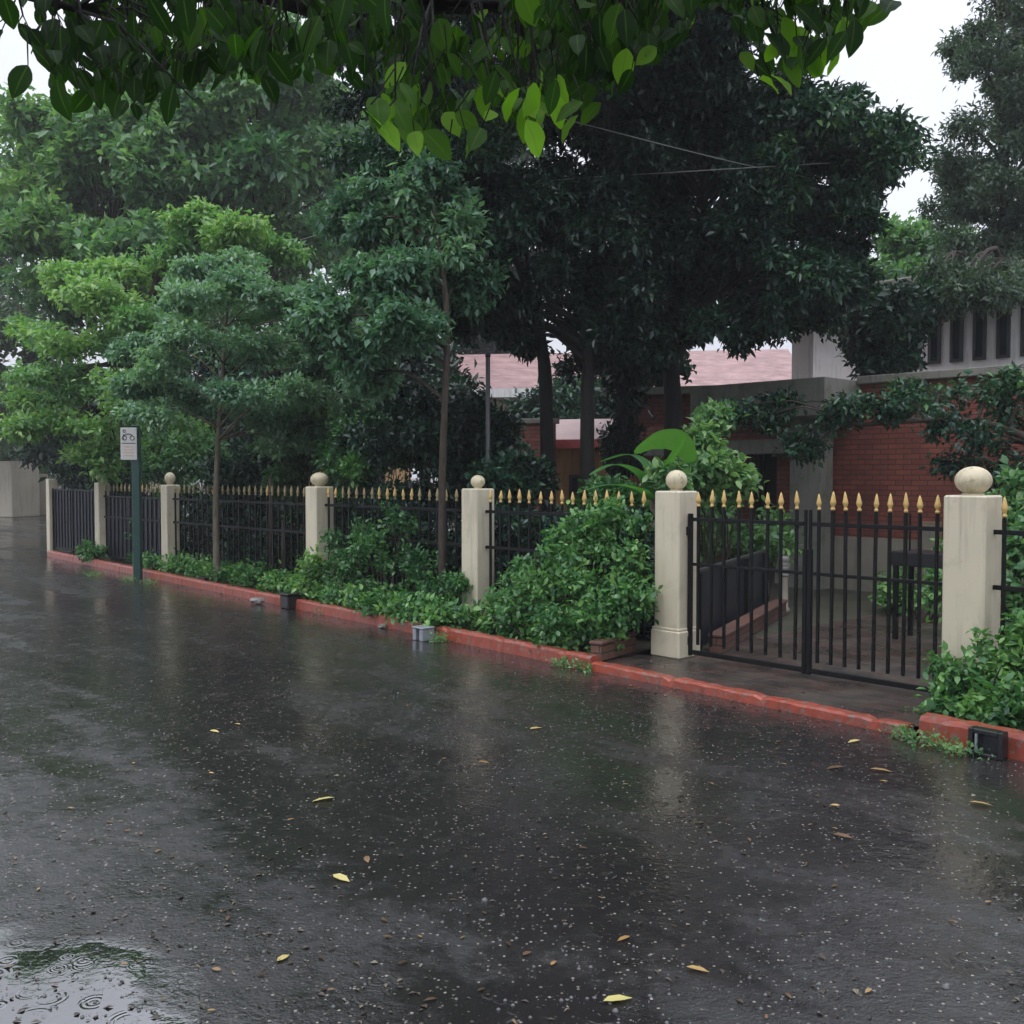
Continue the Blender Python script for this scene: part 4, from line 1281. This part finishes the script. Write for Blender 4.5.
# ------------------------------------------------------------------ overhanging branch with broad leaves
ob = Vector((-3.4, 1.0, 0))
ot = empty('overhanging_tree', ob, 0, 'tree beside the viewer whose broad backlit leaves hang across the top', 'tree')
mb = MB()
mb.tube(smooth_path([(0, 0, 0), (.05, .05, 1.4), (.2, .3, 2.7), (.45, .9, 3.6)], 5), lin(.2, .12, 16), 12, .12)
twig_pts = []
rg = random.Random(99)
boughs = [[(-2.95, 1.9, 3.6), (-2.2, 3.0, 3.62), (-1.2, 3.7, 3.5), (-.3, 3.8, 3.42), (.5, 3.9, 3.45)],
          [(-2.95, 1.9, 3.6), (-2.0, 3.2, 3.35), (-1.5, 3.5, 3.25)],
          [(-2.2, 3.0, 3.62), (-1.0, 3.3, 3.7), (.2, 3.5, 3.72), (1.2, 3.7, 3.7), (1.7, 3.8, 3.5)],
          [(-1.2, 3.7, 3.5), (-.8, 4.3, 3.6), (-.2, 4.4, 3.5)],
          [(-.3, 3.8, 3.42), (.1, 4.2, 3.6), (.5, 4.4, 3.7)]]
for b in boughs:
    ps = smooth_path([Vector(p) - ob for p in b], 6)
    mb.tube(ps, lin(.05, .012, len(ps)), 8, .1, rg)
mb.build('trunk', M['bark_dark'], ot)
tw = MB()
NP, NA, NN_, NT = [], [], [], []
# lower edge of the leaf curtain, in picture columns
edge = [(-120, 60), (0, 50), (30, 62), (60, 100), (110, 104), (165, 112), (200, 92), (240, 78), (290, 84), (345, 78), (375, 95), (400, 140), (440, 130), (490, 108), (540, 138), (575, 95), (620, 78), (660, 50), (690, 18), (720, -5), (745, 30), (775, 78), (810, 74), (840, 30), (870, 5), (890, -30)]


def edge_at(x):
    for (xa, ya), (xb, yb) in zip(edge, edge[1:]):
        if xa <= x <= xb: return ya + (yb - ya) * (x - xa) / (xb - xa)
    return -100


def put_leaf(tip_px, tip_py, Y, L, tone, jit=.62):
    tip = P(tip_px, tip_py, Y)
    ax = Vector((rg.gauss(0, jit), rg.gauss(0, jit), -1)).normalized()
    b0 = tip - ax * L
    nr = Vector((rg.gauss(0, .6), -1.0 + rg.gauss(0, .55), .5 + rg.gauss(0, .5)))
    NP.append(b0 - ob); NA.append(ax); NN_.append(nr); NT.append(tone)
    # petiole and twig
    tb_ = b0 + Vector((rg.uniform(-.06, .06), rg.uniform(-.06, .06), .05 + .06 * rg.random()))
    tw.tube([b0 - ob, tb_ - ob], [.0018, .0028], 4)
    return tb_


LS = []
nclu = 0
while nclu < 270:
    x = rg.uniform(-100, 890)
    ye = edge_at(x)
    if ye < -60: continue
    y = ye - 12 - rg.random() ** 1.35 * (ye + 130)
    if -10 < x < 60 and 40 < y < 112: continue
    if x < 420 and math.sin(x * .071 + 1.0) * math.sin(y * .11 + x * .02) > .45: continue
    Y = rg.uniform(3.0, 4.5)
    nclu += 1
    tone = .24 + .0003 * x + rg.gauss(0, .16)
    ang = rg.uniform(-1.1, 1.1)
    for k_ in range(rg.randint(6, 12)):
        r_ = rg.uniform(0, 52)
        lx = x + math.sin(ang) * r_ + rg.gauss(0, 20)
        ly = y + math.cos(ang) * r_ * .6 + rg.gauss(0, 13)
        ly = min(ly, edge_at(lx) + rg.gauss(0, 9))
        if 0 < lx < 52 and 58 < ly < 112: continue
        LS.append((lx, ly, Y + rg.gauss(0, .12), rg.uniform(.06, .125), tone + rg.gauss(0, .12)))
# the bright hanging sprays
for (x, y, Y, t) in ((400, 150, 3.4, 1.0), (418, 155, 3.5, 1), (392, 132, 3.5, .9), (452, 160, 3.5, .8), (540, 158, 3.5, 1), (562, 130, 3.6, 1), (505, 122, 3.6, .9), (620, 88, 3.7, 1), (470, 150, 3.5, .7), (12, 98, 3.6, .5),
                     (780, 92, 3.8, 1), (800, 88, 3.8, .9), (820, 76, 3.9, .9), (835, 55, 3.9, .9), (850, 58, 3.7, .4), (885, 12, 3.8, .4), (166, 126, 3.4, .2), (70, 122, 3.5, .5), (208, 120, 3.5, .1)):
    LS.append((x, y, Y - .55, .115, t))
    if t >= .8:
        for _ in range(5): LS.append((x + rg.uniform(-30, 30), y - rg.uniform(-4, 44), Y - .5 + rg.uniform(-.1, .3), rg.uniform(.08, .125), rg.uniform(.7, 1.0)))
stems_at = []
for x, y, Y, L, tone in LS:
    stems_at.append(put_leaf(x, y, Y, L, tone))
# twigs joining the leaf stalks to the boughs
allp = []
for b in boughs: allp += smooth_path([Vector(p) for p in b], 6)
for q in stems_at[::6]:
    n_ = min(allp, key=lambda a: (a - q).length)
    if (n_ - q).length < 1.2:
        tw.tube([q - ob, (q.lerp(n_, .5) + Vector((0, 0, .05))) - ob, n_ - ob], [.003, .0045, .007], 5)
for i in range(1300):
    q = Vector((rg.uniform(-3.8, 2.8), rg.uniform(-3.0, 3.0), rg.uniform(3.75, 5.2)))
    ax = Vector((rg.gauss(0, .6), rg.gauss(0, .6), -.5)).normalized()
    NP.append(q - ob); NA.append(ax); NN_.append(Vector((rg.gauss(0, .4), rg.gauss(0, .4), 1))); NT.append(.35 + rg.gauss(0, .15))
    LS.append((0, 0, 0, rg.uniform(.14, .22), 0))
    if i % 8 == 0:
        n_ = Vector((-.3, .2, 4.4)) if q.x > -1.5 else Vector((-3, 1.5, 3.8))
        tw.tube([q - ob, q.lerp(n_, .5) + Vector((0, 0, .1)) - ob, n_ - ob], [.003, .006, .010], 5)
tw.tube(smooth_path([Vector((-2.95, 1.9, 3.6)) - ob, Vector((-1.8, 1.0, 4.1)) - ob, Vector((-.3, .2, 4.4)) - ob, Vector((1.5, -.6, 4.7)) - ob], 5), lin(.06, .015, 16), 7)
tw.build('twigs', M['bark_dark'], ot)
_prof = [(0, 0), (.07, .20), (.18, .36), (.32, .46), (.46, .48), (.60, .44), (.73, .34), (.85, .20), (.93, .09), (1.0, 0)]
_tv, _tf = [], []
for y_, w_ in _prof: _tv.append((0, y_, .05 * math.sin(y_ * 2.6) - .10 * y_ * y_))
for sg in (-1, 1):
    for i_, (y_, w_) in enumerate(_prof[1:-1]):
        _tv.append((sg * w_, y_ + .02, .05 * math.sin(y_ * 2.6) - .10 * y_ * y_ + .16 * w_ + .02 * math.sin(i_ * 2.1)))
_n = len(_prof)
for sg, of in ((-1, _n), (1, _n + _n - 2)):
    def q_(a_, b_, c_): _tf.append((a_, b_, c_) if sg > 0 else (a_, c_, b_))
    q_(0, of, 1)
    for i_ in range(_n - 3):
        q_(1 + i_, of + i_, of + i_ + 1); q_(1 + i_, of + i_ + 1, 2 + i_)
    q_(_n - 2, of + _n - 3, _n - 1)
T_BROAD = (np.array(_tv, float), np.array(_tf))
n = len(NP)
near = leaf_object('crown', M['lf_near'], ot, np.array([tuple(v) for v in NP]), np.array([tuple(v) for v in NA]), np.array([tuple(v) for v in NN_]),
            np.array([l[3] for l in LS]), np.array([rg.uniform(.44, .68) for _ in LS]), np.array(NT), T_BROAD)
rib = np.tile(np.array([1] * _n + [0] * (2 * _n - 4), np.float32), n)
near.data.polygons.foreach_set('use_smooth', [True] * len(near.data.polygons))
near.data.attributes.new('rib', 'FLOAT', 'POINT').data.foreach_set('value', rib)
_nt = M['lf_near'].node_tree
_rp = [q for q in _nt.nodes if q.type == 'VALTORGB'][0].outputs[0]
_at = N(_nt, 'ShaderNodeAttribute'); _at.attribute_name = 'rib'
_vein = ramp(_nt, _at.outputs['Fac'], [(.90, 0.0), (.96, 1.0)])
_tg = [l.to_socket for l in _rp.links]
_mx = mixc(_nt, math_n(_nt, 'MULTIPLY', _vein, .35), _rp, (.12, .20, .05))
for t_ in _tg: _nt.links.new(_mx, t_)

# ------------------------------------------------------------------ fallen leaves and litter on the road
rng = np.random.default_rng(77)
spots = [(335, 799, .12, .98), (333, 876, .10, .95), (603, 1003, .10, .98), (969, 803, .11, .7), (870, 770, .12, .62), (845, 768, .12, .35), (478, 762, .07, .5), (277, 962, .06, .9), (686, 968, .08, .75), (630, 937, .06, .6),
         (860, 741, .10, .9), (833, 835, .09, .4), (366, 857, .07, .45), (840, 806, .05, .8), (530, 730, .10, .8), (240, 725, .06, .85), (210, 731, .08, .9)]
labs = ['pale yellow leaf lying on the open road left of centre', 'pale yellow leaf nearer the viewer on the road left of centre', 'narrow yellow leaf lying on the road nearest the viewer', 'tan leaf lying on the road below the right drain inlet',
        'large tan leaf lying before the right end of the kerb', 'brown leaf lying just left of the large tan leaf']
extra = []
for i in range(150):
    x = rng.uniform(0, 1024); y = rng.uniform(620, 1020)
    if y < 577 + .209 * (x - 140) + 14: continue
    extra.append((x, y, rng.uniform(.02, .045), rng.uniform(0, .75) ** 1.3))
for i, (x, y, L, tn) in enumerate(spots + extra):
    p = G(x, y, .004)
    ax = np.array([[rng.normal(), rng.normal(), 0]])
    nr = np.array([[rng.normal() * .12, rng.normal() * .12, 1]])
    o = leaf_object('fallen_leaf', M['lf_fallen'], None, np.zeros((1, 3)), ax, nr, np.array([L]), np.array([.42]), np.array([tn]), (T_LEAF[0] * np.array([1, 1, .5]) + np.array([0, 0, .07]), T_LEAF[1]))
    o.location = p
    tag(o, labs[i] if i < len(labs) else 'small fallen leaf lying flat on the wet road', 'leaf', 'fallen leaves on the road')
# fine litter: crumbs of leaf and grit
def patchy(x, y):
    return .5 + .5 * math.sin(x * 2.3 + 1.7 * math.sin(y * 1.9 + .5)) * math.sin(y * 1.6 + 1.4 * math.sin(x * 1.2)) + .35 * math.sin(x * 7.1 + y * 3.3) * math.sin(y * 6.3 - x * 2.2)


LP = []
for i in range(9500):
    x = rng.uniform(-60, 1090); y = 575 + 470 * rng.random() ** 1.0
    if y < 577 + .209 * (x - 140) + 2: continue
    p = G(x, y, .003)
    if rng.random() > max(0.0, patchy(p.x, p.y)) ** 1.6: continue
    LP.append((p.x, p.y, .003))
for i in range(1500):      # gutter
    q = KA + (KE - KA) * rng.random() - kn * abs(rng.normal()) * .14
    LP.append((q.x, q.y, .004))
for i in range(4200):      # on the paving
    q = W(rng.uniform(-.3, s7 + .3), rng.uniform(-1.0, 5.5), .056)
    if (q - KA).dot(kn) < .13: continue
    LP.append(tuple(q))
LP = np.array(LP); n = len(LP)
o = leaf_object('leaf_litter', M['litter'], None, LP, np.c_[rng.normal(size=(n, 2)), np.zeros(n)], np.c_[rng.normal(size=(n, 2)) * .15, np.ones(n)], .005 + .030 * rng.random(n) ** 4, rng.uniform(.25, .8, n), np.clip(rng.normal(.4, .3, n), 0, 1), T_DIAMOND)
tag(o, 'fine leaf crumbs and grit scattered over the wet road', 'leaf litter', None, 'stuff')

# rain drops bouncing off the water film: low glistening domes
SPV, SPF = [], []
dome = [(1.0, 0.0), (.9, .35), (.55, .75)]
n = 0
DP = []
while n < 2000:
    x = rng.uniform(-60, 1090); y = 560 + 480 * rng.random()
    if y < 577 + .209 * (x - 140) + 3: continue
    p = G(x, y, 0)
    cl_ = math.sin(p.x * 2.1 + 1.3 * math.sin(p.y * 1.7)) * math.sin(p.y * 1.3 + math.sin(p.x * 1.1 + .6))
    if rng.random() > max(0.0, patchy(p.y * .8 + 3, p.x)) ** 2: continue
    r = .0016 + .006 * rng.random() ** 4
    if rng.random() < .012: r *= 1.8
    DP.append((p.x, p.y, r)); n += 1
k = 6
for (x, y, r) in DP:
    b0 = len(SPV)
    for (q, h) in dome:
        for i in range(k):
            a = 2 * math.pi * i / k
            SPV.append((x + r * q * math.cos(a), y + r * q * math.sin(a), .001 + r * h * .9))
    SPV.append((x, y, .001 + r * .95))
    for j in range(2):
        for i in range(k):
            i2 = (i + 1) % k
            SPF.append((b0 + j * k + i, b0 + j * k + i2, b0 + j * k + k + i2, b0 + j * k + k + i))
    for i in range(k):
        SPF.append((b0 + 2 * k + i, b0 + 2 * k + (i + 1) % k, b0 + 3 * k))
m, nt, b, _ = new_mat('splashing_water')
b.inputs['Base Color'].default_value = (.10, .10, .11, 1)
b.inputs['Roughness'].default_value = .08
b.inputs['IOR'].default_value = 1.6
o = MB().add(SPV, SPF, True).build('rain_splashes', m)
tag(o, 'tiny rain drops splashing on the wet road', 'rain splashes', None, 'stuff')

# ------------------------------------------------------------------ light and air
SUN_EL, SUN_AZ = math.radians(58), math.radians(215)   # behind the viewer, a little to the left
w = bpy.data.worlds.new('World')
scene.world = w
w.use_nodes = True
nt = w.node_tree
bg = nt.nodes['Background']
sky = nt.nodes.new('ShaderNodeTexSky')
sky.sky_type = 'NISHITA'
sky.sun_disc = False
sky.sun_elevation = SUN_EL
sky.sun_rotation = SUN_AZ
sky.air_density = 1.0
sky.dust_density = 4.0
hsv = nt.nodes.new('ShaderNodeHueSaturation')
hsv.inputs['Saturation'].default_value = .22
nt.links.new(sky.outputs[0], hsv.inputs['Color'])
# overcast sky: three times as bright overhead as at the horizon
tcw = nt.nodes.new('ShaderNodeTexCoord')
sepw = nt.nodes.new('ShaderNodeSeparateXYZ')
nt.links.new(tcw.outputs['Generated'], sepw.inputs[0])
el = ramp(nt, sepw.outputs[2], [(0.0, (5.0, 5.2, 5.8)), (.45, (7.8, 8.1, 9.2)), (1.0, (18.0, 18.8, 21.0))])
cl_n = noise(nt, tcw.outputs['Generated'], 2.2, 4, .5)
el = mixc(nt, 1.0, el, ramp(nt, cl_n, [(.3, .86), (.7, 1.12)]), 'MULTIPLY')
c = mixc(nt, .75, hsv.outputs[0], el)
nt.links.new(c, bg.inputs[0])
bg.inputs[1].default_value = .13
sl = bpy.data.lights.new('sun', 'SUN')
sl.energy = .6
sl.angle = math.radians(25)
sl.color = (1, .97, .93)
so = bpy.data.objects.new('sun', sl)
COL.objects.link(so)
sd = Vector((math.sin(SUN_AZ) * math.cos(SUN_EL), math.cos(SUN_AZ) * math.cos(SUN_EL), math.sin(SUN_EL)))
so.rotation_euler = sd.to_track_quat('Z', 'Y').to_euler()

HAZE = .0014
if HAZE:
    m = bpy.data.materials.new('rain_haze')
    m.use_nodes = True
    nt = m.node_tree
    nt.nodes.remove(nt.nodes['Principled BSDF'])
    v = nt.nodes.new('ShaderNodeVolumePrincipled')
    v.inputs['Color'].default_value = (.93, .95, .98, 1)
    v.inputs['Density'].default_value = HAZE
    nt.links.new(v.outputs[0], nt.nodes['Material Output'].inputs['Volume'])
    o = MB().box(-310, 310, -310, 510, -1.1, 24).build('haze', m)
    tag(o, kind='stuff')

scene.view_settings.view_transform = 'Standard'
scene.view_settings.look = 'None'
scene.view_settings.exposure = .34
scene.view_settings.gamma = 1
scene.view_settings.use_curve_mapping = False
scene.cycles.max_bounces = 8
scene.cycles.diffuse_bounces = 4
scene.cycles.glossy_bounces = 3
scene.cycles.transmission_bounces = 4
scene.cycles.transparent_max_bounces = 8
scene.cycles.volume_bounces = 0
